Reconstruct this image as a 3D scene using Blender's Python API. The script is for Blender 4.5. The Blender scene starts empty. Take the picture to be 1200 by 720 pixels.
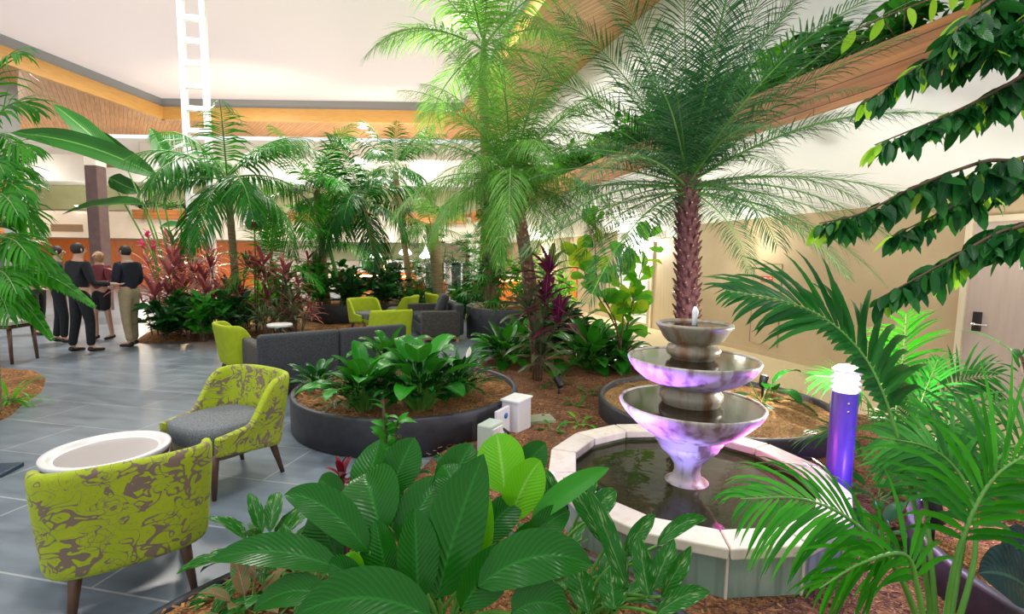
import bpy, bmesh, math, random
from mathutils import Vector, Matrix, Quaternion
random.seed(7)
PI = math.pi
C = bpy.context.scene.collection
sc = bpy.context.scene
V = Vector
Z = V((0, 0, 1))

# ------------------------------------------------------------------ camera
EYE, FOC, HORIZON, ROLL = 1.6, 580.0, 55.0, 0.0155
tp = math.atan(HORIZON / FOC)
Fw = V((0, math.cos(tp), -math.sin(tp)))
U0 = V((0, math.sin(tp), math.cos(tp)))
Rt = V((1, 0, 0)) * math.cos(ROLL) + U0 * math.sin(ROLL)
Up = V((-1, 0, 0)) * math.sin(ROLL) + U0 * math.cos(ROLL)
cd = bpy.data.cameras.new('camera'); cam = bpy.data.objects.new('camera', cd); C.objects.link(cam)
M3 = Matrix((Rt, Up, -Fw)).transposed()
cam.matrix_world = Matrix.Translation((0, 0, EYE)) @ M3.to_4x4()
cd.sensor_width = 36; cd.lens = 36 * FOC / 1200; cd.clip_start = .02; cd.clip_end = 200
sc.camera = cam
def ray(px, py): return Fw + Rt * ((px - 600) / FOC) + Up * ((360 - py) / FOC)
def gr(px, py, z=0.0):                      # where the sight line meets the level z
    d = ray(px, py); t = (z - EYE) / d.z
    return V((d.x * t, d.y * t, z))
def at(px, py, Y):                          # the point of the sight line at depth Y
    d = ray(px, py); t = Y / d.y
    return V((d.x * t, Y, EYE + d.z * t))

# ------------------------------------------------------------------ materials
def nt(name):
    m = bpy.data.materials.new(name); m.use_nodes = True
    n = m.node_tree.nodes; return m, n, m.node_tree.links, n['Principled BSDF']
def mat(name, col, rough=.5, metal=0, spec=.5, noise=0, nscale=20, bump=0, col2=None, emit=None, es=0, stretch=None, detail=4):
    m, n, l, b = nt(name)
    b.inputs['Base Color'].default_value = (*col, 1); b.inputs['Roughness'].default_value = rough
    b.inputs['Metallic'].default_value = metal; b.inputs['Specular IOR Level'].default_value = spec
    if emit: b.inputs['Emission Color'].default_value = (*emit, 1); b.inputs['Emission Strength'].default_value = es
    if col2 or bump:
        tc = n.new('ShaderNodeTexCoord'); mp = n.new('ShaderNodeMapping'); l.new(tc.outputs['Object'], mp.inputs['Vector'])
        if stretch: mp.inputs['Scale'].default_value = stretch
        t = n.new('ShaderNodeTexNoise'); t.inputs['Scale'].default_value = nscale; t.inputs['Detail'].default_value = detail
        l.new(mp.outputs[0], t.inputs['Vector'])
        if col2:
            r = n.new('ShaderNodeValToRGB'); r.color_ramp.elements[0].position = .35; r.color_ramp.elements[1].position = .65
            r.color_ramp.elements[0].color = (*col, 1); r.color_ramp.elements[1].color = (*col2, 1)
            l.new(t.outputs['Fac'], r.inputs['Fac']); l.new(r.outputs['Color'], b.inputs['Base Color'])
        if bump:
            bp = n.new('ShaderNodeBump'); bp.inputs['Strength'].default_value = bump; bp.inputs['Distance'].default_value = .01
            l.new(t.outputs['Fac'], bp.inputs['Height']); l.new(bp.outputs[0], b.inputs['Normal'])
    return m
def leaf_mat(name, c1, c2, rough=.4, trans=.3, vein=0, vfreq=14, vcol=None, spot=None, spec=.22, midrib=None, tcol=None):
    """a leaf: each leaf its own tint, veins and flecks along its own length, thin enough for light to pass"""
    m, n, l, b = nt(name)
    ge = n.new('ShaderNodeNewGeometry')
    mx = n.new('ShaderNodeMix'); mx.data_type = 'RGBA'
    mx.inputs[6].default_value = (*c1, 1); mx.inputs[7].default_value = (*c2, 1)
    l.new(ge.outputs['Random Per Island'], mx.inputs[0]); col = mx.outputs[2]
    uv = n.new('ShaderNodeUVMap'); sp = n.new('ShaderNodeSeparateXYZ'); l.new(uv.outputs[0], sp.inputs[0])
    ab = n.new('ShaderNodeMath'); ab.operation = 'SUBTRACT'; ab.inputs[1].default_value = .5; l.new(sp.outputs[0], ab.inputs[0])
    ab2 = n.new('ShaderNodeMath'); ab2.operation = 'ABSOLUTE'; l.new(ab.outputs[0], ab2.inputs[0])
    def mul(col, fac, c):
        k = n.new('ShaderNodeMix'); k.data_type = 'RGBA'; l.new(fac, k.inputs[0]); l.new(col, k.inputs[6]); k.inputs[7].default_value = (*c, 1); return k.outputs[2]
    if spot:
        t = n.new('ShaderNodeTexNoise'); t.inputs['Scale'].default_value = 1
        mp = n.new('ShaderNodeMapping'); mp.inputs['Scale'].default_value = (9, 7, 9)
        sk = n.new('ShaderNodeCombineXYZ'); ad = n.new('ShaderNodeMath'); ad.operation = 'MULTIPLY_ADD'
        l.new(ab2.outputs[0], ad.inputs[0]); ad.inputs[1].default_value = -.9; l.new(sp.outputs[1], ad.inputs[2])
        l.new(sp.outputs[0], sk.inputs[0]); l.new(ad.outputs[0], sk.inputs[1]); l.new(ge.outputs['Random Per Island'], sk.inputs[2])
        l.new(sk.outputs[0], mp.inputs[0]); l.new(mp.outputs[0], t.inputs['Vector'])
        r = n.new('ShaderNodeValToRGB'); r.color_ramp.elements[0].position = spot[1]; r.color_ramp.elements[1].position = spot[1] + .1
        l.new(t.outputs['Fac'], r.inputs['Fac']); col = mul(col, r.outputs['Color'], spot[0])
    if vein or vcol:
        a = n.new('ShaderNodeMath'); a.operation = 'MULTIPLY_ADD'; l.new(ab2.outputs[0], a.inputs[0]); a.inputs[1].default_value = -.55; l.new(sp.outputs[1], a.inputs[2])
        s = n.new('ShaderNodeMath'); s.operation = 'MULTIPLY'; l.new(a.outputs[0], s.inputs[0]); s.inputs[1].default_value = vfreq * 2 * PI
        q = n.new('ShaderNodeMath'); q.operation = 'SINE'; l.new(s.outputs[0], q.inputs[0])
        if vcol:
            r = n.new('ShaderNodeMapRange'); r.inputs[1].default_value = .6; r.inputs[2].default_value = 1.0; r.inputs[4].default_value = .55; l.new(q.outputs[0], r.inputs[0]); col = mul(col, r.outputs[0], vcol)
        bp = n.new('ShaderNodeBump'); bp.inputs['Strength'].default_value = vein; bp.inputs['Distance'].default_value = .004
        l.new(q.outputs[0], bp.inputs['Height']); l.new(bp.outputs[0], b.inputs['Normal'])
    if midrib:
        r = n.new('ShaderNodeMapRange'); r.inputs[1].default_value = .015; r.inputs[2].default_value = .04; r.inputs[3].default_value = .8; r.inputs[4].default_value = 0; l.new(ab2.outputs[0], r.inputs[0]); col = mul(col, r.outputs[0], midrib)
    l.new(col, b.inputs['Base Color']); b.inputs['Roughness'].default_value = rough; b.inputs['Specular IOR Level'].default_value = spec
    if trans:
        tr = n.new('ShaderNodeBsdfTranslucent'); ms = n.new('ShaderNodeMixShader'); ms.inputs[0].default_value = trans
        hs = n.new('ShaderNodeHueSaturation'); hs.inputs['Value'].default_value = 1.6; hs.inputs['Hue'].default_value = .485; l.new(col, hs.inputs['Color'])
        l.new(hs.outputs[0], tr.inputs[0]); l.new(b.outputs[0], ms.inputs[1]); l.new(tr.outputs[0], ms.inputs[2])
        l.new(ms.outputs[0], n['Material Output'].inputs['Surface'])
    return m
def emis(name, col, s):
    m, n, l, b = nt(name); b.inputs['Base Color'].default_value = (*[min(1, c) for c in col], 1)
    b.inputs['Emission Color'].default_value = (*col, 1); b.inputs['Emission Strength'].default_value = s; return m
def tile_mat():
    m, n, l, b = nt('slate_tiles')
    tc = n.new('ShaderNodeTexCoord'); mp = n.new('ShaderNodeMapping'); mp.inputs['Rotation'].default_value = (0, 0, math.radians(11.3))
    l.new(tc.outputs['Object'], mp.inputs[0]); br = n.new('ShaderNodeTexBrick'); l.new(mp.outputs[0], br.inputs['Vector'])
    br.offset = .5; br.inputs['Scale'].default_value = 1; br.inputs['Brick Width'].default_value = 1.2; br.inputs['Row Height'].default_value = .6
    br.inputs['Mortar Size'].default_value = .006; br.inputs['Mortar Smooth'].default_value = .1; br.inputs['Bias'].default_value = 0
    br.inputs['Color1'].default_value = (.145, .185, .225, 1); br.inputs['Color2'].default_value = (.175, .215, .255, 1); br.inputs['Mortar'].default_value = (.36, .38, .39, 1)
    no = n.new('ShaderNodeTexNoise'); no.inputs['Scale'].default_value = 2.2; no.inputs['Detail'].default_value = 8
    mp2 = n.new('ShaderNodeMapping'); mp2.inputs['Scale'].default_value = (1, 4, 1); l.new(mp.outputs[0], mp2.inputs[0]); l.new(mp2.outputs[0], no.inputs['Vector'])
    mr = n.new('ShaderNodeMapRange'); mr.inputs[1].default_value = .3; mr.inputs[2].default_value = .7; mr.inputs[3].default_value = .8; mr.inputs[4].default_value = 1.18; l.new(no.outputs['Fac'], mr.inputs[0])
    vm = n.new('ShaderNodeVectorMath'); vm.operation = 'SCALE'; l.new(br.outputs['Color'], vm.inputs[0]); l.new(mr.outputs[0], vm.inputs['Scale']); l.new(vm.outputs[0], b.inputs['Base Color'])
    mr2 = n.new('ShaderNodeMapRange'); mr2.inputs[3].default_value = .22; mr2.inputs[4].default_value = .42; l.new(no.outputs['Fac'], mr2.inputs[0]); l.new(mr2.outputs[0], b.inputs['Roughness'])
    bp = n.new('ShaderNodeBump'); bp.inputs['Strength'].default_value = .25; bp.inputs['Distance'].default_value = .004
    iv = n.new('ShaderNodeMath'); iv.operation = 'SUBTRACT'; iv.inputs[0].default_value = 1; l.new(br.outputs['Fac'], iv.inputs[1]); l.new(iv.outputs[0], bp.inputs['Height']); l.new(bp.outputs[0], b.inputs['Normal'])
    return m
def plank_mat(name, c1, c2, w, rot, rough=.4):
    m, n, l, b = nt(name)
    tc = n.new('ShaderNodeTexCoord'); mp = n.new('ShaderNodeMapping'); mp.inputs['Rotation'].default_value = rot; l.new(tc.outputs['Object'], mp.inputs[0])
    br = n.new('ShaderNodeTexBrick'); l.new(mp.outputs[0], br.inputs['Vector']); br.inputs['Scale'].default_value = 1; br.inputs['Brick Width'].default_value = 3.1; br.inputs['Row Height'].default_value = w
    br.inputs['Mortar Size'].default_value = .006; br.inputs['Color1'].default_value = (*c1, 1); br.inputs['Color2'].default_value = (*c2, 1); br.inputs['Mortar'].default_value = (c1[0] * .3, c1[1] * .25, c1[2] * .2, 1)
    mp2 = n.new('ShaderNodeMapping'); mp2.inputs['Scale'].default_value = (1.2, 26, 26); l.new(mp.outputs[0], mp2.inputs[0])
    no = n.new('ShaderNodeTexNoise'); no.inputs['Scale'].default_value = 1; no.inputs['Detail'].default_value = 5; l.new(mp2.outputs[0], no.inputs['Vector'])
    mr = n.new('ShaderNodeMapRange'); mr.inputs[1].default_value = .3; mr.inputs[2].default_value = .7; mr.inputs[3].default_value = .72; mr.inputs[4].default_value = 1.2; l.new(no.outputs['Fac'], mr.inputs[0])
    vm = n.new('ShaderNodeVectorMath'); vm.operation = 'SCALE'; l.new(br.outputs['Color'], vm.inputs[0]); l.new(mr.outputs[0], vm.inputs['Scale']); l.new(vm.outputs[0], b.inputs['Base Color'])
    b.inputs['Roughness'].default_value = rough
    return m
def mulch_mat(name, a, b_, c):
    m, n, l, b = nt(name)
    tc = n.new('ShaderNodeTexCoord')
    vo = n.new('ShaderNodeTexVoronoi'); vo.inputs['Scale'].default_value = 55; mp = n.new('ShaderNodeMapping'); mp.inputs['Scale'].default_value = (1, 2.2, 1); mp.inputs['Rotation'].default_value = (0, 0, .6)
    no0 = n.new('ShaderNodeTexNoise'); no0.inputs['Scale'].default_value = 9; no0.inputs['Detail'].default_value = 3; l.new(tc.outputs['Object'], no0.inputs['Vector'])
    ad = n.new('ShaderNodeMix'); ad.data_type = 'RGBA'; ad.inputs[0].default_value = .22; l.new(tc.outputs['Object'], ad.inputs[6]); l.new(no0.outputs['Color'], ad.inputs[7])
    l.new(ad.outputs[2], mp.inputs[0]); l.new(mp.outputs[0], vo.inputs['Vector'])
    sx = n.new('ShaderNodeSeparateColor'); l.new(vo.outputs['Color'], sx.inputs[0])
    r = n.new('ShaderNodeValToRGB'); r.color_ramp.elements[0].color = (*a, 1); r.color_ramp.elements[1].color = (*c, 1); e = r.color_ramp.elements.new(.5); e.color = (*b_, 1); l.new(sx.outputs[0], r.inputs['Fac'])
    no = n.new('ShaderNodeTexNoise'); no.inputs['Scale'].default_value = 3; no.inputs['Detail'].default_value = 6; l.new(tc.outputs['Object'], no.inputs['Vector'])
    mr = n.new('ShaderNodeMapRange'); mr.inputs[1].default_value = .3; mr.inputs[2].default_value = .7; mr.inputs[3].default_value = .6; mr.inputs[4].default_value = 1.25; l.new(no.outputs['Fac'], mr.inputs[0])
    vm = n.new('ShaderNodeVectorMath'); vm.operation = 'SCALE'; l.new(r.outputs['Color'], vm.inputs[0]); l.new(mr.outputs[0], vm.inputs['Scale']); l.new(vm.outputs[0], b.inputs['Base Color'])
    b.inputs['Roughness'].default_value = .9
    bp = n.new('ShaderNodeBump'); bp.inputs['Strength'].default_value = .9; bp.inputs['Distance'].default_value = .02; l.new(vo.outputs['Distance'], bp.inputs['Height']); l.new(bp.outputs[0], b.inputs['Normal'])
    return m
def damask_mat():
    """lime cut velvet with mauve scrolls showing between rosettes"""
    m, n, l, b = nt('lime_damask')
    uv = n.new('ShaderNodeUVMap')
    def mth(op, a, bb=None, c=None):
        k = n.new('ShaderNodeMath'); k.operation = op
        for i, v in enumerate((a, bb, c)):
            if v is None: continue
            if isinstance(v, (int, float)): k.inputs[i].default_value = v
            else: l.new(v, k.inputs[i])
        return k.outputs[0]
    def noise(sc_, det, dist, off):
        mp = n.new('ShaderNodeMapping'); mp.inputs['Location'].default_value = (off, off * .7, 0); l.new(uv.outputs[0], mp.inputs[0])
        k = n.new('ShaderNodeTexNoise'); k.inputs['Scale'].default_value = sc_; k.inputs['Detail'].default_value = det; k.inputs['Distortion'].default_value = dist; l.new(mp.outputs[0], k.inputs['Vector']); return k.outputs['Fac']
    n1 = noise(11, 1.5, 1.5, 3.1); n2 = noise(7.5, 1, .3, 8.7); nw = noise(22, 1, 1, 1.3)
    band = mth('ABSOLUTE', mth('SUBTRACT', n1, .5))
    wid = mth('MAXIMUM', mth('MULTIPLY', mth('SUBTRACT', n2, .40), .30), .008)
    scroll = mth('LESS_THAN', band, wid)
    wv = n.new('ShaderNodeVectorMath'); wv.operation = 'MULTIPLY_ADD'; vv = n.new('ShaderNodeCombineXYZ'); l.new(nw, vv.inputs[0]); l.new(n1, vv.inputs[1]); l.new(vv.outputs[0], wv.inputs[0]); wv.inputs[1].default_value = (.05, .06, 0); l.new(uv.outputs[0], wv.inputs[2])
    v2 = n.new('ShaderNodeTexVoronoi'); v2.inputs['Scale'].default_value = 6.5; l.new(wv.outputs[0], v2.inputs['Vector'])
    ring = mth('SINE', mth('MULTIPLY', v2.outputs['Distance'], 46))
    line = mth('MULTIPLY', mth('GREATER_THAN', ring, .90), mth('MULTIPLY', mth('LESS_THAN', v2.outputs['Distance'], .42), .75))
    contour = mth('MULTIPLY', mth('GREATER_THAN', mth('SINE', mth('MULTIPLY', n1, 60)), .95), .45)
    fac = mth('MINIMUM', mth('ADD', scroll, mth('MAXIMUM', line, contour)), 1)
    n3 = n.new('ShaderNodeTexNoise'); n3.inputs['Scale'].default_value = 4; l.new(uv.outputs[0], n3.inputs['Vector'])
    cg = n.new('ShaderNodeMix'); cg.data_type = 'RGBA'; cg.inputs[6].default_value = (.28, .38, .004, 1); cg.inputs[7].default_value = (.42, .51, .008, 1); l.new(n3.outputs['Fac'], cg.inputs[0])
    k = n.new('ShaderNodeMix'); k.data_type = 'RGBA'; l.new(fac, k.inputs[0]); l.new(cg.outputs[2], k.inputs[6]); k.inputs[7].default_value = (.19, .135, .10, 1)
    l.new(k.outputs[2], b.inputs['Base Color']); b.inputs['Roughness'].default_value = .8; b.inputs['Sheen Weight'].default_value = .25; b.inputs['Sheen Tint'].default_value = (.8, .95, .2, 1)
    bp = n.new('ShaderNodeBump'); bp.inputs['Strength'].default_value = .4; bp.inputs['Distance'].default_value = .004; bp.invert = True; l.new(fac, bp.inputs['Height']); l.new(bp.outputs[0], b.inputs['Normal'])
    return m
def stain_mat(name, base, stain, drip, amt=.5, rough=.45):
    m, n, l, b = nt(name)
    tc = n.new('ShaderNodeTexCoord')
    a = n.new('ShaderNodeTexNoise'); a.inputs['Scale'].default_value = 3; a.inputs['Detail'].default_value = 5; l.new(tc.outputs['Object'], a.inputs['Vector'])
    mp = n.new('ShaderNodeMapping'); mp.inputs['Scale'].default_value = (16, 16, 1.2); l.new(tc.outputs['Object'], mp.inputs[0])
    d = n.new('ShaderNodeTexNoise'); d.inputs['Scale'].default_value = 1; d.inputs['Detail'].default_value = 6; l.new(mp.outputs[0], d.inputs['Vector'])
    r1 = n.new('ShaderNodeMapRange'); r1.inputs[1].default_value = .48; r1.inputs[2].default_value = .72; r1.inputs[4].default_value = amt; l.new(a.outputs['Fac'], r1.inputs[0])
    r2 = n.new('ShaderNodeMapRange'); r2.inputs[1].default_value = .47; r2.inputs[2].default_value = .66; r2.inputs[4].default_value = amt; l.new(d.outputs['Fac'], r2.inputs[0])
    k = n.new('ShaderNodeMix'); k.data_type = 'RGBA'; l.new(r1.outputs[0], k.inputs[0]); k.inputs[6].default_value = (*base, 1); k.inputs[7].default_value = (*stain, 1)
    k2 = n.new('ShaderNodeMix'); k2.data_type = 'RGBA'; l.new(r2.outputs[0], k2.inputs[0]); l.new(k.outputs[2], k2.inputs[6]); k2.inputs[7].default_value = (*drip, 1)
    l.new(k2.outputs[2], b.inputs['Base Color']); b.inputs['Roughness'].default_value = rough
    bp = n.new('ShaderNodeBump'); bp.inputs['Strength'].default_value = .3; bp.inputs['Distance'].default_value = .01; l.new(d.outputs['Fac'], bp.inputs['Height']); l.new(bp.outputs[0], b.inputs['Normal'])
    return m

MT = dict(
 tiles=tile_mat(),
 carpet=mat('beige_carpet', (.47, .38, .22), .9, col2=(.56, .46, .28), nscale=60, bump=.3),
 wallr=mat('tan_wallpaper', (.43, .325, .195), .75, col2=(.49, .375, .23), nscale=1.0, bump=.05, detail=8),
 white=mat('white_plaster', (.80, .835, .80), .7, col2=(.85, .87, .85), nscale=1.5),
 cream=mat('cream_paint', (.74, .66, .55), .7, col2=(.78, .70, .60), nscale=1.2),
 olive=mat('olive_wall', (.34, .36, .19), .7, col2=(.38, .39, .22), nscale=2),
 orange=mat('orange_timber', (.72, .20, .03), .45, col2=(.62, .15, .02), nscale=3, stretch=(8, 8, 1)),
 beam=mat('honey_beam', (.62, .33, .08), .4, col2=(.70, .40, .12), nscale=2.5, stretch=(1, 1, 14)),
 soffit=plank_mat('timber_soffit', (.62, .29, .10), (.72, .37, .15), .14, (0, 0, .9), .38),
 fascia=plank_mat('cedar_fascia', (.36, .13, .035), (.46, .19, .055), .17, (PI / 2, 0, 0), .45),
 grey=mat('grey_metal', (.30, .32, .33), .5),
 skyl=mat('translucent_skylight', (.62, .55, .53), .6, emit=(1, .88, .85), es=.33),
 brownc=mat('brown_column', (.085, .05, .048), .6, col2=(.11, .065, .06), nscale=5),
 dark=mat('charcoal_planter', (.032, .034, .042), .5, col2=(.05, .05, .06), nscale=12, bump=.15),
 mulch=mulch_mat('bark_mulch', (.10, .033, .012), (.36, .15, .042), (.60, .31, .10)),
 mulch_lit=mulch_mat('lit_bark_mulch', (.26, .11, .035), (.56, .31, .11), (.74, .46, .19)),  # lighter copy of the mulch, bollard light put into its colour
 mulch2=mulch_mat('reddish_soil', (.075, .022, .012), (.25, .095, .04), (.46, .22, .09)),
 damask=damask_mat(),
 seat=mat('grey_fleck_fabric', (.05, .055, .065), .9, col2=(.26, .28, .29), nscale=260, bump=.3, detail=2),
 lime=mat('lime_velvet', (.42, .52, .01), .8, col2=(.36, .46, .01), nscale=14),
 walnut=mat('walnut_leg', (.085, .042, .024), .4, col2=(.12, .06, .035), nscale=6, stretch=(10, 10, 1)),
 sofa=mat('charcoal_fabric', (.018, .021, .026), .9, col2=(.065, .07, .078), nscale=160, bump=.3, detail=2),
 sofab=mat('dark_weave_fabric', (.035, .032, .03), .9, col2=(.12, .11, .095), nscale=70, bump=.4, stretch=(.3, .3, 3)),
 paleoak=mat('pale_oak', (.55, .36, .17), .5, col2=(.6, .4, .2), nscale=5, stretch=(10, 10, 1)),
 lam=mat('white_laminate', (.78, .75, .72), .25),
 tablein=mat('table_inlay', (.40, .36, .36), .22),
 concrete=stain_mat('limewashed_concrete', (.50, .47, .45), (.38, .32, .27), (.17, .11, .085), .95),
 concrete2=stain_mat('wet_mossy_concrete', (.36, .33, .27), (.20, .17, .08), (.25, .10, .03), .8, .3),
 coping=stain_mat('sandstone_coping', (.70, .64, .54), (.62, .55, .45), (.55, .47, .38), .5, .7),
 pooltile=stain_mat('slate_pool_wall', (.22, .32, .26), (.46, .50, .43), (.12, .17, .12), .8, .6),
 poolin=mat('pool_lining', (.05, .06, .03), .4, col2=(.12, .13, .06), nscale=9),
 violet=mat('violet_post', (.06, .03, .24), .35, col2=(.08, .045, .30), nscale=6, stretch=(6, 6, 1)),  # bollard post in mottled blue-violet
 chrome=mat('brushed_steel', (.6, .6, .62), .25, metal=1),
 black=mat('black_plastic', (.012, .012, .014), .4),
 gbox=mat('grey_green_box', (.50, .58, .50), .5), wbox=mat('white_box', (.74, .72, .76), .5), lid=mat('green_grey_lid', (.24, .27, .17), .6, col2=(.30, .31, .2), nscale=8),
 door=mat('door_veneer', (.46, .36, .22), .5, col2=(.52, .41, .26), nscale=2, stretch=(9, 9, .6)),
 doorn=mat('pale_grey_door', (.47, .38, .34), .5, col2=(.52, .42, .37), nscale=2, stretch=(9, 9, .6)),
 frame=mat('cream_door_frame', (.66, .58, .42), .45),
 blue=mat('dark_blue_plate', (.03, .06, .10), .3),
 terra=mat('terracotta', (.45, .16, .07), .7, col2=(.52, .2, .09), nscale=9),
 red=mat('red_sign', (.62, .04, .03), .5), signw=mat('white_sign', (.85, .85, .83), .5), ink=mat('dark_ink', (.03, .03, .03), .6),
 lamp=emis('white_lamp', (1, .97, .92), 14), lampw=emis('warm_lamp', (1, .72, .36), 12), lampv=emis('violet_lamp', (.72, .55, 1), 30), lampb=emis('bollard_lamp', (1, .98, .95), 70), lampc=emis('cool_lamp', (.85, .95, 1), 7),
 glass=mat('dark_window_glass', (.05, .07, .08), .08), lit=emis('lit_room', (1, .95, .85), .7),
 trunkp=mat('palm_bark_brown', (.13, .07, .04), .8, col2=(.26, .15, .085), nscale=18, bump=.6),
 trunkm=mat('maroon_palm_bark', (.10, .03, .035), .8, col2=(.24, .10, .10), nscale=22, bump=.7),
 scar=mat('pale_leaf_scar', (.52, .38, .22), .8),
 trunkg=mat('ringed_palm_trunk', (.22, .16, .08), .8, col2=(.36, .27, .14), nscale=4, bump=.4, stretch=(1, 1, 9)),
 shaft=mat('green_crownshaft', (.16, .36, .05), .4, col2=(.22, .42, .08), nscale=3),
 stem=mat('green_stem', (.08, .26, .03), .45, col2=(.12, .34, .05), nscale=8), stemb=mat('brown_stem', (.10, .06, .035), .8, col2=(.16, .10, .06), nscale=15, bump=.3),
)
# leaves
LF = dict(
 lilya=leaf_mat('fresh_lily_leaf', (.008, .12, .008), (.03, .27, .014), .26, .2, .2, 16, (.02, .22, .016), midrib=(.04, .27, .03)),
 lily=leaf_mat('peace_lily_leaf', (.002, .045, .003), (.009, .140, .005), .24, .16, .2, 16, (.012, .15, .008), midrib=(.016, .17, .014)),
 lilyb=leaf_mat('bright_lily_leaf', (.075, .36, .004), (.12, .46, .006), .33, .35, .2, 16, (.13, .46, .02), midrib=(.22, .55, .08)),
 lilyd=leaf_mat('small_dark_lily_leaf', (.005, .065, .012), (.014, .13, .015), .26, .15, .3, 10),
 agla=leaf_mat('variegated_leaf', (.005, .075, .008), (.016, .17, .010), .28, .15, .2, 10, spot=((.20, .34, .12), .585), midrib=(.10, .24, .06)),
 agla2=leaf_mat('pink_variegated_leaf', (.02, .13, .02), (.42, .14, .10), .35, .2, .3, 10, spot=((.05, .22, .06), .5), midrib=(.45, .2, .15)),
 dark=leaf_mat('dark_shrub_leaf', (.004, .05, .008), (.012, .11, .012), .35, .15),
 mid=leaf_mat('mid_green_leaf', (.010, .13, .008), (.035, .28, .014), .38, .25),
 bright=leaf_mat('bright_leaf', (.07, .40, .012), (.15, .52, .02), .4, .35),
 kentia=leaf_mat('kentia_leaflet', (.010, .12, .012), (.032, .24, .022), .32, .22),
 kentiad=leaf_mat('deep_kentia_leaflet', (.004, .065, .010), (.012, .13, .014), .3, .18),
 areca=leaf_mat('areca_leaflet', (.008, .155, .005), (.035, .31, .008), .32, .24),
 phoenix=leaf_mat('pygmy_date_leaflet', (.016, .085, .034), (.042, .165, .045), .45, .2),
 phoenixy=leaf_mat('yellowish_palm_leaflet', (.055, .22, .03), (.16, .38, .05), .45, .3),
 tall=leaf_mat('pale_palm_leaflet', (.05, .24, .03), (.15, .38, .05), .4, .35),
 strel=leaf_mat('giant_strelitzia_leaf', (.008, .065, .008), (.022, .125, .014), .45, .08, .3, 22, midrib=(.12, .3, .06)),
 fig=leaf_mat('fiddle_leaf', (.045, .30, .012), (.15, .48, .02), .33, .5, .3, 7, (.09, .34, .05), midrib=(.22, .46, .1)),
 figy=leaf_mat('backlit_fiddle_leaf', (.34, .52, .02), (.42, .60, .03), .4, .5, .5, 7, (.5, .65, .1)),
 ficus=leaf_mat('weeping_fig_leaf', (.005, .055, .016), (.020, .16, .022), .3, .25, .15, 9, midrib=(.02, .13, .025)),
 ficusy=leaf_mat('young_fig_leaf', (.20, .50, .02), (.30, .58, .04), .35, .4),
 cordy=leaf_mat('bronze_cordyline_leaf', (.14, .022, .03), (.62, .22, .18), .3, .25),
 cordyg=leaf_mat('green_cordyline_leaf', (.05, .10, .03), (.17, .16, .10), .3, .2),
 cordyp=leaf_mat('purple_cordyline_leaf', (.10, .012, .05), (.22, .03, .09), .3, .2, midrib=(.5, .12, .25)),
 pink=leaf_mat('pink_bract', (.62, .06, .16), (.72, .12, .22), .5, .3),
 croton=leaf_mat('dark_red_leaf', (.14, .01, .018), (.24, .02, .03), .35, .1),
 spath=leaf_mat('white_spathe', (.80, .80, .70), (.86, .86, .78), .5, .3),
 yellow=leaf_mat('yellowed_leaf', (.55, .38, .03), (.62, .46, .05), .5, .3),
 ivy=leaf_mat('ivy_leaf', (.02, .13, .02), (.06, .24, .03), .4, .2),
 fern=leaf_mat('fishtail_leaf', (.012, .16, .008), (.055, .32, .012), .33, .28),
 bigdark=leaf_mat('blackish_rubber_leaf', (.010, .035, .035), (.012, .045, .04), .18, .05, .2, 12, midrib=(.04, .12, .07)),
 blue=leaf_mat('blue_petal', (.05, .12, .55), (.10, .20, .70), .5, .2),
)

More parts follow.
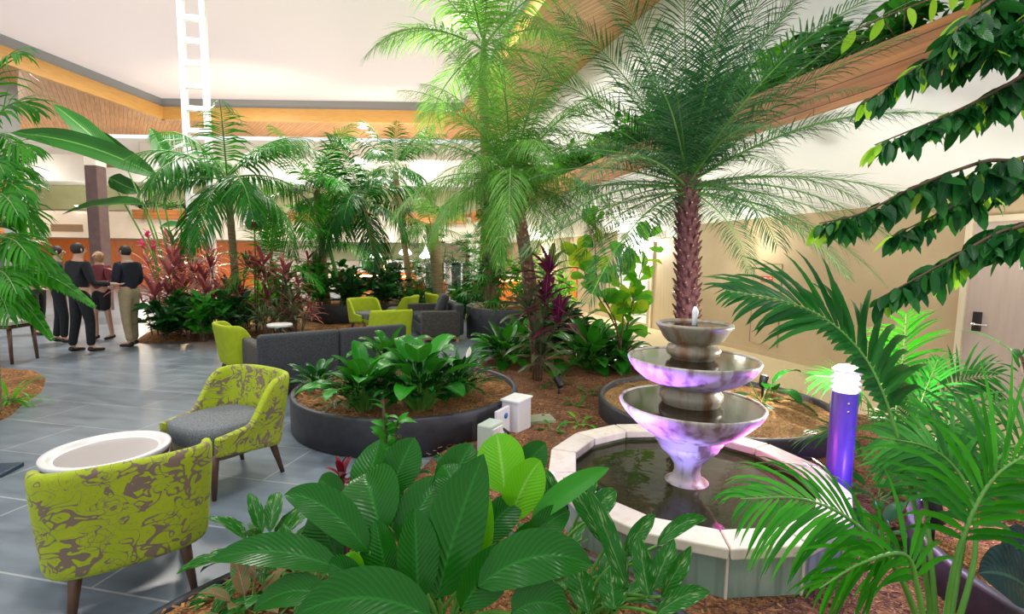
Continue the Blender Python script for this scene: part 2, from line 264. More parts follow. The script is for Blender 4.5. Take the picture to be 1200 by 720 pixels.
# ------------------------------------------------------------------ mesh building
class MB:
    def __init__(s): s.v = []; s.f = []; s.u = []; s.m = []
    def add(s, vs, fs, us=None, mi=0):
        k = len(s.v); s.v.extend(tuple(p) for p in vs); s.u.extend(us or [(0, 0)] * len(vs))
        for f in fs: s.f.append(tuple(i + k for i in f)); s.m.append(mi)
    def grid(s, rows, us=None, mi=0, closed=False):
        nr, nc = len(rows), len(rows[0]); vs = [p for r in rows for p in r]; fs = []
        for i in range(nr - 1):
            for j in range(nc if closed else nc - 1):
                j2 = (j + 1) % nc; fs.append((i * nc + j, i * nc + j2, (i + 1) * nc + j2, (i + 1) * nc + j))
        s.add(vs, fs, us, mi)
    def box(s, c, d, rz=0, mi=0):
        cx, cy, cz = c; hx, hy, hz = d[0] / 2, d[1] / 2, d[2] / 2; ca, sa = math.cos(rz), math.sin(rz)
        vs = [(cx + ca * x - sa * y, cy + sa * x + ca * y, cz + z) for z in (-hz, hz) for x, y in ((-hx, -hy), (hx, -hy), (hx, hy), (-hx, hy))]
        s.add(vs, [(3, 2, 1, 0), (4, 5, 6, 7), (0, 1, 5, 4), (1, 2, 6, 5), (2, 3, 7, 6), (3, 0, 4, 7)], None, mi)
    def tube(s, pts, rad, n=8, mi=0, cap=True):
        pts = [V(p) for p in pts]
        if isinstance(rad, (int, float)): rad = [rad] * len(pts)
        rows, us = [], []; ref = V((.31, .17, .93))
        for i, p in enumerate(pts):
            t = (pts[min(i + 1, len(pts) - 1)] - pts[max(i - 1, 0)]).normalized()
            if abs(t.dot(ref)) > .98: ref = V((1, .2, .1))
            a = t.cross(ref).normalized(); b = t.cross(a)
            rows.append([p + (a * math.cos(2 * PI * k / n) + b * math.sin(2 * PI * k / n)) * rad[i] for k in range(n)])
            us += [(k / n, i / max(1, len(pts) - 1)) for k in range(n)]
        k0 = len(s.v); s.grid(rows, us, mi, True)
        if cap:
            s.f.append(tuple(k0 + j for j in range(n))[::-1]); s.m.append(mi)
            e = k0 + (len(rows) - 1) * n; s.f.append(tuple(e + j for j in range(n))); s.m.append(mi)
    def lathe(s, prof, n=48, c=(0, 0), mi=0, a0=0, cap=False, tilt=None):
        rows = [[(c[0] + r * math.cos(a0 + 2 * PI * k / n), c[1] + r * math.sin(a0 + 2 * PI * k / n), z) for k in range(n)] for r, z in prof]
        k0 = len(s.v); s.grid(rows, None, mi, True)
        if cap: e = k0 + (len(rows) - 1) * n; s.f.append(tuple(e + j for j in range(n))); s.m.append(mi)
    def disc(s, c, r, z, n=48, mi=0):
        s.add([(c[0] + r * math.cos(2 * PI * k / n), c[1] + r * math.sin(2 * PI * k / n), z) for k in range(n)], [tuple(range(n))], None, mi)
    def mesh(s, name, mats, smooth=True):
        me = bpy.data.meshes.new(name); me.from_pydata(s.v, [], s.f)
        if not isinstance(mats, (list, tuple)): mats = [mats]
        for x in mats: me.materials.append(x)
        if any(s.m): me.polygons.foreach_set('material_index', s.m)
        uvl = me.uv_layers.new(name='UVMap'); li = [0] * len(me.loops); me.loops.foreach_get('vertex_index', li)
        uvl.data.foreach_set('uv', [x for i in li for x in s.u[i]])
        if smooth: me.polygons.foreach_set('use_smooth', [True] * len(me.polygons))
        me.update(); return me
    def build(s, name, mats, parent=None, smooth=True, bevel=0, loc=None):
        o = bpy.data.objects.new(name, s.mesh(name, mats, smooth)); C.objects.link(o)
        if parent: o.parent = parent
        if loc is not None: o.location = loc
        if bevel:
            b = o.modifiers.new('b', 'BEVEL'); b.width = bevel; b.segments = 2; b.limit_method = 'ANGLE'; b.angle_limit = .6
            for p in o.data.polygons: p.use_smooth = False
        return o
def thing(name, label, cat, loc=(0, 0, 0), rz=0, group=None):
    o = bpy.data.objects.new(name, None); C.objects.link(o); o.location = loc; o.rotation_euler = (0, 0, rz); o.empty_display_size = .1
    return tag(o, label, cat, group)
def tag(o, label, cat, group=None, kind=None):
    o['label'] = label; o['category'] = cat
    if group: o['group'] = group
    if kind: o['kind'] = kind
    return o
def struct(o): o['kind'] = 'structure'; return o
def inst(me, name, parent, loc=(0, 0, 0), rot=(0, 0, 0), scale=1):
    o = bpy.data.objects.new(name, me); C.objects.link(o); o.parent = parent; o.location = loc; o.rotation_euler = rot
    o.scale = (scale,) * 3 if isinstance(scale, (int, float)) else scale; return o
def copy_tree(o, parent=None):
    c = o.copy(); C.objects.link(c)
    if parent: c.parent = parent
    for ch in list(o.children): copy_tree(ch, c)
    return c
def U(a, b): return random.uniform(a, b)
# ================================================================== the setting
# right wall: runs away from the camera along WD, faces left; wp(s, n, z): s along it, n across it
WD, WN = V((-.29, .957, 0)), V((.957, .29, 0))
def wp(s, n, z): p = WD * s + WN * n; return V((p.x, p.y, z))
WRZ = math.atan2(WD.y, WD.x)
def wbox(mb, s0, s1, n0, n1, z0, z1, mi=0):
    mb.box(tuple(wp((s0 + s1) / 2, (n0 + n1) / 2, (z0 + z1) / 2)), (abs(s1 - s0), abs(n1 - n0), z1 - z0), WRZ, mi)
NW, NF = 6.68, 4.9          # wall face, balcony fascia
YB, ZS = 23.6, 7.2          # back facade depth, roof soffit height
mb = MB(); mb.add([(-27, -3, 0), (9, -3, 0), (9, 26, 0), (-27, 26, 0)], [(0, 1, 2, 3)]); struct(mb.build('floor', MT['tiles']))
mb = MB(); mb.add([wp(-2, NW, .012), wp(24, NW, .012), wp(24, 4.6, .012), wp(-2, 4.6, .012)], [(0, 1, 2, 3)]); struct(mb.build('floor_corridor', MT['carpet']))
# planted ground: bark mulch with a soft uneven top
def inside(p, poly):
    c = False; j = len(poly) - 1
    for i in range(len(poly)):
        if (poly[i][1] > p[1]) != (poly[j][1] > p[1]) and p[0] < (poly[j][0] - poly[i][0]) * (p[1] - poly[i][1]) / (poly[j][1] - poly[i][1]) + poly[i][0]: c = not c
        j = i
    return c
def spline(pts, k=8):
    out = []; n = len(pts)
    for i in range(n):
        p0, p1, p2, p3 = (V((*pts[(i + d) % n], 0)) for d in (-1, 0, 1, 2))
        for j in range(k):
            t = j / k; q = .5 * ((2 * p1) + (p2 - p0) * t + (2 * p0 - 5 * p1 + 4 * p2 - p3) * t * t + (3 * p1 - p0 - 3 * p2 + p3) * t ** 3); out.append((q.x, q.y))
    return out
def bumpy(x, y): return .018 * math.sin(x * 5.1 + y * 2.3) * math.sin(y * 4.3 - x) + .012 * math.sin(x * 11 + 1) * math.sin(y * 9 + 2)
def bed(name, outline, h, m, step=.1):
    """filled outline with a rolled edge going down to the floor"""
    bm = bmesh.new(); n = len(outline); cx = sum(p[0] for p in outline) / n; cy = sum(p[1] for p in outline) / n
    rings = []
    R_ = 26
    for k in range(R_ + 1):
        f = 1 - (k / R_); hh = h * min(1, (1 - f) * 14) if k else 0
        rings.append([bm.verts.new((cx + (x - cx) * f, cy + (y - cy) * f, hh + (bumpy(cx + (x - cx) * f, cy + (y - cy) * f) if k else 0))) for x, y in outline] if k < R_ else [bm.verts.new((cx, cy, h))])
    for k in range(R_ - 1):
        for i in range(n): bm.faces.new((rings[k][i], rings[k][(i + 1) % n], rings[k + 1][(i + 1) % n], rings[k + 1][i]))
    for i in range(n): bm.faces.new((rings[-2][i], rings[-2][(i + 1) % n], rings[-1][0]))
    me = bpy.data.meshes.new(name); bm.to_mesh(me); bm.free(); me.materials.append(m)
    for p in me.polygons: p.use_smooth = True
    o = bpy.data.objects.new(name, me); C.objects.link(o); return o
BZ = .08
main = spline([(-.72, 3.45), (-.45, 5.0), (-.55, 7.0), (.1, 8.9), (1.6, 9.4), (2.6, 8.2), (3.4, 6.0), (4.1, 3.8), (4.8, 1.2), (4.6, -.6), (1.5, -.6), (-1.1, -.5), (-1.35, 1.2), (-1.0, 2.6)], 8)
struct(bed('floor_garden', main, BZ, MT['mulch2']))
lb = spline([(-5.55, 5.75), (-5.15, 5.1), (-4.85, 4.45), (-5.3, 3.5), (-6.8, 3.2), (-8.2, 4.2), (-8.4, 5.6), (-7.4, 6.6), (-6.3, 6.45)], 8)
struct(bed('floor_left_bed', lb, .06, MT['mulch']))
bb = spline([(-6.75, 8.85), (-6.2, 9.1), (-5.3, 9.7), (-4.1, 10.4), (-3.0, 11.6), (-3.6, 13.6), (-5.5, 14.0), (-7.0, 12.6), (-7.3, 10.0)], 6)
struct(bed('floor_back_bed', bb, .1, MT['mulch']))

# right wall with its doors
mb = MB(); wbox(mb, -3, 24.5, NW, NW + .25, 0, 2.4); struct(mb.build('wall_right', MT['wallr'], smooth=False))
mb = MB(); wbox(mb, 8.9, 12.2, NW - .012, NW, 2.1, 2.4); wbox(mb, 10.62, 12.2, NW - .012, NW, 0, 2.1); struct(mb.build('wall_right_lit_patch', MT['white'], smooth=False))  # white strip on top; lower patch paints the sconce's light on the wall
mb = MB(); wbox(mb, -3, 24.5, NW - .015, NW, 0, .09); struct(mb.build('baseboard_right', MT['wallr'], smooth=False))
def door(n, s0, s1, h, m, hand):
    d = MB(); wbox(d, s0, s1, NW - .02, NW + .02, 0.01, h); o = struct(d.build(f'door_{n}', m, smooth=False))
    f = MB(); wbox(f, s0 - .07, s0, NW - .06, NW + .02, 0, h + .07); wbox(f, s1, s1 + .07, NW - .06, NW + .02, 0, h + .07); wbox(f, s0, s1, NW - .06, NW + .02, h, h + .07)
    fo = f.build('door_frame', MT['frame'], o, smooth=False, bevel=.008)
    k = MB(); sx = hand
    wbox(k, sx - .04, sx + .04, NW - .05, NW - .02, .88, 1.1); k.build('lock_plate', MT['black'] if n == 1 else MT['chrome'], o, smooth=False, bevel=.006)
    k = MB(); c = wp(sx, NW - .05, .96); k.tube([c, c - WN * .05], .018, 16); k.tube([c - WN * .045, c - WN * .045 - WD * .14], .011, 10); k.build('lever_handle', MT['chrome'], o)
    return o
d1 = door(1, 2.92, 3.92, 2.1, MT['doorn'], 3.80)
d2 = door(2, 9.35, 10.36, 2.08, MT['door'], 9.47)
# balcony above the corridor: coved soffit, cedar planter front, upper wall
mb = MB(); prof = [(NW, 2.4), (6.35, 2.42), (6.1, 2.62), (5.6, 2.9), (5.15, 3.12), (4.93, 3.27), (NF, 3.3)]
mb.grid([[wp(s, n, z) for s in (-3, 24.5)] for n, z in prof]); struct(mb.build('ceiling_corridor', MT['white']))
mb = MB(); mb.box((0, 0, 0), (27.5, .05, .5)); o = mb.build('trim_1', MT['fascia'], smooth=False, loc=wp(10.75, NF + .025, 3.53)); o.rotation_euler = (0, 0, WRZ); struct(o)
mb = MB(); wbox(mb, -3, 24.5, NF + .05, NF + .5, 3.55, 3.66); struct(mb.build('trim_2', MT['mulch'], smooth=False))
mb = MB(); wbox(mb, -3, 24.5, 6.2, 6.4, 3.3, ZS + .2); struct(mb.build('wall_right_upper', MT['white'], smooth=False))
mb = MB(); wbox(mb, -3, 24.5, NF + .55, 6.2, 3.24, 3.3); struct(mb.build('floor_balcony', MT['carpet'], smooth=False))
# roof: timber soffit around the skylight, honey beams, grey upstand
sky = [(-16.3, 5.0), (-15.2, 14.6), (-14.5, 21.0), (-2.15, 21.0), (.9, 10.6), (2.6, 5.0)]
out = [(-27, 5.0), (-27, 16), (-27, YB + .3), (1, YB + .3), (5.5, 10.6), (6.5, 5.0)]
mb = MB(); n = len(sky)
mb.add([(*p, ZS) for p in sky] + [(*p, ZS) for p in out], [(i, i + 1, n + i + 1, n + i) for i in range(n - 1)]); struct(mb.build('ceiling_soffit', MT['soffit'], smooth=False))
def band(name, off0, off1, z0, z1, m):
    mb = MB()
    for i in range(n - 1):
        a, b = V((*sky[i], 0)), V((*sky[i + 1], 0)); d = (b - a).normalized(); nn = V((-d.y, d.x, 0)); ex = d * .0
        p = [a + nn * off0 - ex, b + nn * off0 + ex, b + nn * off1 + ex, a + nn * off1 - ex]
        mb.add([(q.x, q.y, z0) for q in p] + [(q.x, q.y, z1) for q in p], [(3, 2, 1, 0), (4, 5, 6, 7), (0, 1, 5, 4), (1, 2, 6, 5), (2, 3, 7, 6), (3, 0, 4, 7)])
    return struct(mb.build(name, m, smooth=False))
band('trim_3', -.14, .04, ZS - .08, ZS + .42, MT['beam'])
band('trim_4', -.02, .12, ZS + .42, ZS + .78, MT['grey'])
mb = MB(); mb.add([(x * 1.02, y + (.3 if y > 20 else 0), ZS + .8) for x, y in sky], [(0, 1, 2, 3, 4, 5)]); struct(mb.build('ceiling_skylight', MT['skyl'], smooth=False))
# back facade: lit ground floor, two balcony bands
X0, X1 = -27, 1.2
mb = MB(); mb.box(((X0 + X1) / 2, YB + 1.6, 3.6), (X1 - X0, .2, 7.4)); struct(mb.build('wall_back', MT['cream'], smooth=False))
mb = MB(); mb.box(((X0 + X1) / 2, YB + .6, 2.95), (X1 - X0, 1.6, 1.22)); struct(mb.build('wall_back_balcony', MT['cream'], smooth=False))
mb = MB(); mb.box(((X0 + X1) / 2, YB + .6, 5.55), (X1 - X0, 1.6, 1.2)); struct(mb.build('wall_back_upper_balcony', MT['white'], smooth=False))
mb = MB(); mb.box((-27.2, 14, 3.6), (.2, 24, 7.4)); struct(mb.build('wall_left', MT['cream'], smooth=False))
mb = MB(); mb.box((-12.5, YB + 1.42, 4.35), (28, .1, 1.15)); struct(mb.build('wall_back_recess', MT['olive'], smooth=False))
mb = MB(); mb.box((-19.5, YB + 1.4, 1.15), (13.5, .1, 2.3)); struct(mb.build('wall_back_ground', MT['orange'], smooth=False))
mb = MB(); mb.box((-4.6, YB + 1.4, 1.9), (9.6, .1, .85)); struct(mb.build('wall_back_olive', MT['olive'], smooth=False))
# planter boxes on the back balcony
for i, (xa, xb) in enumerate(((-17.6, -14.6), (-10.4, -7.2), (-5.2, -2.2))):
    mb = MB(); mb.box(((xa + xb) / 2, YB - .32, 3.45), (xb - xa, .3, .42)); struct(mb.build(f'trim_{5 + i}', MT['fascia'], smooth=False))
# windows of the bar
wi = 0
for xa, xb in ((-7.6, -6.2), (-6.1, -4.8), (-4.4, -3.4), (-3.1, -2.0), (-1.9, -.8)):
    wi += 1
    mb = MB(); mb.box(((xa + xb) / 2, YB + 1.36, .8), (xb - xa, .04, 1.35)); w = struct(mb.build(f'window_{wi}', MT['glass'], smooth=False))
    f = MB()
    for x in (xa, (xa + xb) / 2, xb): f.box((x, YB + 1.32, .8), (.09, .08, 1.4))
    for z in (.1, 1.47): f.box(((xa + xb) / 2, YB + 1.32, z), (xb - xa + .09, .08, .09))
    f.build('window_frame', MT['white'], w, smooth=False)
# doors on the upper gallery
for i, (x, z, wd, hh) in enumerate(((-18.6, 4.3, 1.0, 1.1), (-13.2, 4.3, 1.0, 1.1), (-17.8, 6.6, 1.3, 1.0))):
    mb = MB(); mb.box((x, YB + 1.33, z), (wd, .06, hh)); o = struct(mb.build(f'door_{3 + i}', MT['frame'], smooth=False))
    f = MB(); f.box((x, YB + 1.30, z), (wd - .16, .06, hh - .12)); f.build('door_leaf', MT['cream'], o, smooth=False)
# bronze louvre strips in the balcony band
for i, (x, z) in enumerate(((-20.9, 2.78), (-18.4, 5.75))):
    mb = MB()
    for k in range(5): mb.box((x, YB - .22, z - .12 + k * .06), (1.45, .05, .04))
    mb.box((x, YB - .205, z), (1.5, .02, .34)); tag(mb.build('vent_grille', mat('bronze_louvre', (.34, .22, .13), .5), smooth=False), ['bronze louvred vent strip low on the white back balcony', 'bronze louvred vent strip on the upper back balcony by the brown column'][i], 'vent')
# brown column, left
p = at(118, 300, 14.0)
mb = MB(); mb.box((p.x, 14, 2.0), (.34, .34, 4.0)); mb.box((p.x, 14, 4.2), (.36, .36, .4), 0, 1); mb.build('column', [MT['brownc'], MT['cream']], smooth=False, bevel=.02)['kind'] = 'structure'
p2 = gr(5, 300, 1.6)
mb = MB(); mb.box((-17.2, 16.8, ZS / 2), (.9, .9, ZS)); mb.build('column', MT['grey'], smooth=False)['kind'] = 'structure'
# left balcony with its timber planter
for i, zz in enumerate((3.75, 2.2)):
    mb = MB(); mb.box((-20.5, 15.6, zz - .2), (10.2, 1.0, .3)); mb.box((-20.5, 15.05, zz + .12), (10.2, .12, .5)); struct(mb.build(f'trim_{8 + i}', MT['fascia'], smooth=False))
# brown zig-zag stair side and white pier at the bar end
p = at(548, 300, 22.5)
mb = MB(); mb.box((-1.75, 22.6, 1.15), (.5, .3, 2.3)); mb.build('column', MT['white'], smooth=False)['kind'] = 'structure'
mb = MB(); mb.box((-2.05, 22.4, .9), (.14, .2, 1.8)); mb.add([(-3.2, 22.35, 2.3), (-2.98, 22.35, 2.3), (-1.98, 22.35, 1.72), (-1.98, 22.35, 1.95), (-3.2, 22.5, 2.3), (-2.98, 22.5, 2.3), (-1.98, 22.5, 1.72), (-1.98, 22.5, 1.95)], [(0, 2, 3, 1), (4, 5, 7, 6), (0, 4, 6, 2), (1, 3, 7, 5)]); struct(mb.build('trim_10', MT['brownc'], smooth=False))

# ================================================================== wall fittings
def sconce(s, z, label):
    t = thing('wall_sconce', label, 'lamp', wp(s, NW, z), WRZ)
    mb = MB(); mb.box((0, .02, 0), (.12, .04, .2)); mb.build('backplate', MT['chrome'], t, smooth=False, bevel=.01)
    mb = MB(); mb.lathe([(.02, -.1), (.05, -.09), (.055, .09), (.02, .1)], 20, (0, .10), cap=True); mb.build('glass_shade', MT['lamp'], t)
sconce(10.96, 1.92, 'glowing white wall sconce beside the timber door in the corridor')
sconce(17.6, 1.92, 'glowing white wall sconce farthest down the corridor')
for s, lab in ((11.75, 'square white air vent high on corridor wall above the fig'), (10.15, 'square white air vent on the wall above the veneered corridor door')):
    mb = MB(); wbox(mb, s - .2, s + .2, NW - .03, NW - .012, 2.17, 2.33)
    for k in range(5): wbox(mb, s - .17, s + .17, NW - .04, NW - .03, 2.19 + k * .026, 2.2 + k * .026, 1)
    tag(mb.build('air_vent', [MT['frame'], MT['grey']], smooth=False), lab, 'vent')
mb = MB(); wbox(mb, 14.75, 15.3, NW - .05, NW - .001, .42, 1.5); tag(mb.build('wall_panel', MT['orange'], smooth=False, bevel=.01), 'upright orange timber panel hung on the corridor wall', 'panel')
t = thing('fire_hose_cabinet', 'flush cabinet outlined in the tan wall with small red sign', 'cabinet', wp(6.9, NW, 0))
t.rotation_euler = (0, 0, WRZ)
mb = MB(); mb.box((0, .005, .9), (.62, .012, 1.4)); mb.build('cabinet_door', MT['wallr'], t, smooth=False)
mb = MB()
for x, z, w, h in ((-.31, .9, .008, 1.4), (.31, .9, .008, 1.4), (0, 1.6, .62, .008)): mb.box((x, .012, z), (w, .004, h))
mb.build('door_seam', MT['brownc'], t, smooth=False)
mb = MB(); mb.box((.0, .014, 1.34), (.26, .006, .1)); sg = mb.build('red_sign', MT['red'], t, smooth=False)
mb = MB()
for k, w in enumerate((.05, .03, .06, .03)): mb.box((-.09 + k * .06, .0185, 1.36 - (k % 2) * .02), (w, .003, .018)); mb.box((-.08 + k * .055, .0185, 1.315 + (k % 2) * .015), (w * .7, .003, .014))
mb.build('lettering', MT['signw'], sg, smooth=False)
# door number plate
t = thing('door_sign', 'small white sign plate on the near grey door', 'sign', wp(3.35, NW - .02, 1.62), WRZ)
mb = MB(); mb.box((0, .004, 0), (.26, .008, .075)); mb.build('plate', MT['signw'], t, smooth=False)
fc = bpy.data.curves.new('lettering_text', 'FONT'); fc.body = 'HE'; fc.size = .06; fc.align_x = 'CENTER'; fc.align_y = 'CENTER'; fc.extrude = .001
ft = bpy.data.objects.new('text', fc); C.objects.link(ft); fc.materials.append(MT['ink']); bpy.context.view_layer.update(); fm = bpy.data.meshes.new_from_object(ft.evaluated_get(bpy.context.evaluated_depsgraph_get())); bpy.data.objects.remove(ft)
fo = bpy.data.objects.new('lettering', fm); C.objects.link(fo); fo.parent = t; fo.location = (0.03, .010, 0); fo.rotation_euler = (PI / 2, 0, PI)

# ================================================================== round planters
def round_planter(label, c, r, h, name='round_planter', rim=.05, soil=.06, m='mulch', group=None):
    t = thing(name, label, 'planter', (c[0], c[1], 0))
    mb = MB(); mb.lathe([(r - rim, .02), (r - .03, 0), (r - .005, .01), (r, h - .02), (r - .006, h - .004), (r - .02, h), (r - rim + .01, h), (r - rim, h - .01), (r - rim, h - soil - .05)], 96); mb.build('planter_wall', MT['dark'], t)
    mb = MB(); rows = []
    for k in range(25):
        q = (r - rim + .005) * (1 - k / 24) + 1e-4
        rows.append([(q * math.cos(2 * PI * i / 64), q * math.sin(2 * PI * i / 64), h - soil + .04 * (k / 24) + bumpy(c[0] + q * math.cos(2 * PI * i / 64), c[1] + q * math.sin(2 * PI * i / 64)) * min(1, k / 3)) for i in range(64)])
    mb.grid(rows, None, 0, True); mb.build('mulch', MT[m], t); return t
PA = (-1.03, 4.9); round_planter('low charcoal round planter of peace lilies behind the near armchairs', PA, 1.1, .33)
PB = (1.98, 4.75); round_planter('low charcoal round planter behind the fountain, holding the maroon-trunked palm', PB, 1.1, .27, m='mulch_lit')
PC = (-.34, 1.36); round_planter('dark round kerbed planter in the foreground packed with large leaves', PC, 1.24, .15, rim=.045, soil=.02)
PD = (2.98, 2.0); round_planter('dark round planter at the lower right under the arching palm', PD, 1.0, .27)
PE = (.1, 10.3); round_planter('tall charcoal round planter around the ivy-clad palm trunk', PE, 1.05, .66)
PF = (-3.95, 12.4); round_planter('tall charcoal round planter in the left background behind the lime chairs', PF, 1.25, .5)

# ================================================================== fountain
FC = (1.10, 2.96); FZ = .33
t = thing('fountain', 'three-tiered stone fountain in a low round pool lit violet', 'fountain', (FC[0], FC[1], 0))
NS = 14
def ngon(r, z, k, a0=.1): return V((r * math.cos(a0 + 2 * PI * k / NS), r * math.sin(a0 + 2 * PI * k / NS), z))
for k in range(NS):
    mb = MB(); g = .012
    def q(r, z, e): 
        a, b = ngon(r, z, k), ngon(r, z, k + 1); return a.lerp(b, g if e == 0 else 1 - g)
    vs = [q(.70, FZ - .055, 0), q(.87, FZ - .055, 0), q(.87, FZ - .055, 1), q(.70, FZ - .055, 1), q(.70, FZ, 0), q(.87, FZ, 0), q(.87, FZ, 1), q(.70, FZ, 1)]
    mb.add(vs, [(3, 2, 1, 0), (4, 5, 6, 7), (0, 1, 5, 4), (1, 2, 6, 5), (2, 3, 7, 6), (3, 0, 4, 7)]); mb.build('coping_stone', MT['coping'], t, smooth=False, bevel=.008)
mb = MB(); mb.grid([[ngon(.83, z, k) for k in range(NS)] for z in (.0, FZ - .056)], None, 0, True)
for k in range(NS):
    p = ngon(.834, .15, k); mb.box((p.x, p.y, .14), (.012, .012, .27), 0, 1)
mb.build('pool_wall', [MT['pooltile'], MT['coping']], t, smooth=False)
mb = MB(); mb.grid([[ngon(.715, z, k) for k in range(NS)][::-1] for z in (.0, FZ - .03)], None, 0, True); mb.disc((0, 0), .73, .09, 40); mb.build('pool_basin', MT['poolin'], t, smooth=False)
m, n_, l_, b_ = nt('pool_water'); b_.inputs['Specular IOR Level'].default_value = .16; b_.inputs['Base Color'].default_value = (.035, .038, .014, 1); b_.inputs['Roughness'].default_value = .04; b_.inputs['IOR'].default_value = 1.33
b_.inputs['Transmission Weight'].default_value = .35
tc = n_.new('ShaderNodeTexCoord'); no = n_.new('ShaderNodeTexNoise'); no.inputs['Scale'].default_value = 7; no.inputs['Detail'].default_value = 2; l_.new(tc.outputs['Object'], no.inputs['Vector'])
bp = n_.new('ShaderNodeBump'); bp.inputs['Strength'].default_value = .12; bp.inputs['Distance'].default_value = .02; l_.new(no.outputs['Fac'], bp.inputs['Height']); l_.new(bp.outputs[0], b_.inputs['Normal'])
MT['water'] = m
MT['bowlwater'] = mat('dark_bowl_water', (.022, .015, .007), .10, spec=.22)
mb = MB(); mb.add([ngon(.722, FZ - .075, k) for k in range(NS)], [tuple(range(NS))]); mb.build('pool_water', MT['water'], t, smooth=False)
def lathe_part(name, prof, m, n=72, parent=t): mb = MB(); mb.lathe(prof, n); return mb.build(name, m, parent)
lathe_part('pedestal', [(.001, .10), (.125, .10), (.13, .255), (.10, .27), (.085, .29), (.075, .32), (.08, .36), (.105, .40), (.14, .44), (.175, .47), (.185, .50), (.17, .52)], MT['concrete'])
lathe_part('lower_bowl', [(.165, .50), (.20, .515), (.205, .55), (.25, .570), (.33, .628), (.395, .695), (.420, .735), (.425, .750), (.418, .758), (.408, .756), (.38, .72), (.2, .62), (.001, .60)], MT['concrete'])
mb = MB(); mb.disc((0, 0), .404, .750, 72); mb.build('lower_bowl_water', MT['bowlwater'], t, smooth=False)
lathe_part('middle_column', [(.001, .66), (.16, .66), (.17, .765), (.185, .785), (.185, .815), (.165, .835), (.165, .85), (.175, .865)], MT['concrete2'])
lathe_part('middle_bowl', [(.15, .86), (.21, .868), (.29, .905), (.345, .95), (.374, .995), (.385, 1.022), (.380, 1.032), (.370, 1.030), (.34, .995), (.2, .93), (.001, .91)], MT['concrete'])
mb = MB(); mb.disc((0, 0), .366, 1.024, 72); mb.build('middle_bowl_water', MT['bowlwater'], t, smooth=False)
lathe_part('top_column', [(.001, .94), (.12, .94), (.125, 1.035), (.15, 1.05), (.158, 1.075), (.15, 1.10), (.128, 1.115), (.128, 1.125)], MT['concrete2'])
lathe_part('top_bowl', [(.12, 1.12), (.15, 1.125), (.175, 1.15), (.205, 1.205), (.222, 1.225), (.222, 1.238), (.21, 1.243), (.198, 1.235), (.16, 1.19), (.001, 1.18)], MT['concrete2'])
mb = MB(); mb.disc((0, 0), .202, 1.229, 48); mb.build('top_bowl_water', MT['bowlwater'], t, smooth=False)
# little jet in the top bowl
mb = MB(); mb.tube([(0, 0, 1.17), (0, 0, 1.26), (.003, 0, 1.31), (0, 0, 1.34)], [.016, .014, .02, .008], 10); mb.build('water_jet', mat('foaming_water', (.85, .88, .92), .15), t)

# ================================================================== bollard and ground lights
p = gr(980, 590, BZ)
t = thing('bollard_light', 'tall violet bollard light with glowing white louvred head beside the pool', 'lamp', p)
mb = MB(); mb.lathe([(.075, -.04), (.075, .0), (.073, .01), (.073, .73), (.065, .735)], 32, cap=True); mb.build('post', MT['violet'], t)
for z in (.62, .67):
    mb = MB(); mb.tube([V((math.cos(-1.85) * .07, math.sin(-1.85) * .07, z)), V((math.cos(-1.85) * .078, math.sin(-1.85) * .078, z))], .008, 10); mb.build('screw', MT['chrome'], t)
mb = MB(); mb.lathe([(.06, .735), (.06, .86)], 24, cap=True); mb.build('lamp_tube', MT['lampb'], t)
for z in (.755, .79, .825):
    mb = MB(); mb.lathe([(.061, z + .006), (.084, z - .005), (.084, z - .001), (.061, z + .011)], 32); mb.build('louvre', MT['white'], t)
mb = MB(); mb.lathe([(.082, .855), (.082, .87), (.05, .895), (.001, .905)], 32); mb.build('cap', MT['white'], t)
BOLL = p + V((0, 0, .80))
def spot_fixture(p, aim, label, m, name='garden_spotlight', s=1.0):
    t = thing(name, label, 'lamp', p)
    mb = MB(); mb.tube([(0, 0, -.06), (0, 0, .09 * s)], .012 * s, 8); mb.build('stake', MT['black'], t)
    d = (V(aim) - V(p)).normalized(); c = V((0, 0, .12 * s))
    mb = MB(); mb.tube([c - d * .06 * s, c - d * .05 * s, c + d * .05 * s, c + d * .06 * s], [.02 * s, .035 * s, .042 * s, .045 * s], 20); mb.build('housing', MT['black'], t)
    mb = MB(); mb.tube([c + d * .058 * s, c + d * .064 * s], .038 * s, 20); mb.build('lens', m, t); return V(p) + c + d * .09 * s
FCv = V((FC[0], FC[1], .75))
# a violet spotlight at the left of the pool, a magenta one in it on the right
p = gr(672, 612, .10); LV = spot_fixture(p, FCv, 'violet garden spotlight among the leaves left of the fountain pool', MT['lampv'])
p_ = V((2.62, 5.05, .26)); LU1 = spot_fixture(p_, p_ + V((.5, .5, 1)), 'uplight added unseen at the back of the planter behind the fountain', MT['lamp'])  # added to brighten the corridor soffit
p_ = gr(752, 420, BZ); LU2 = spot_fixture(p_, p_ + V((.3, .4, 1)), 'uplight added at the carpet edge beside the fig', MT['lamp'])  # second added uplight, also for the soffit
LV2 = spot_fixture((.05, 2.80, BZ), FCv + V((0, 0, .2)), 'second violet spotlight added unseen behind the huge peace lily leaves', MT['lampv'])  # added so that violet reaches the upper bowl
p = gr(655, 462, BZ); LG = spot_fixture(p, p + V((-.2, .6, .5)), 'dark garden spotlight in the mulch below the purple cordyline', MT['black'], s=1.1)
p = gr(1092, 628, .25); LR = spot_fixture(p, at(1000, 300, 3.0), 'bright violet garden spotlight shining through the palm stems at right', MT['lampv'], s=1.0)
p = gr(275, 372, .1); LB1 = spot_fixture(p, p + V((-.3, -.2, .9)), 'warm garden spotlight glowing low between bronze cordylines', MT['lampw'], s=1.3)
p = gr(204, 372, .1) + V((0, .8, 0)); LB2 = spot_fixture(p + V((0, 0, .55)), p + V((0, -1, 2)), 'warm lamp glowing high among the bronze cordylines by the standing group', MT['lampw'], s=1.6)
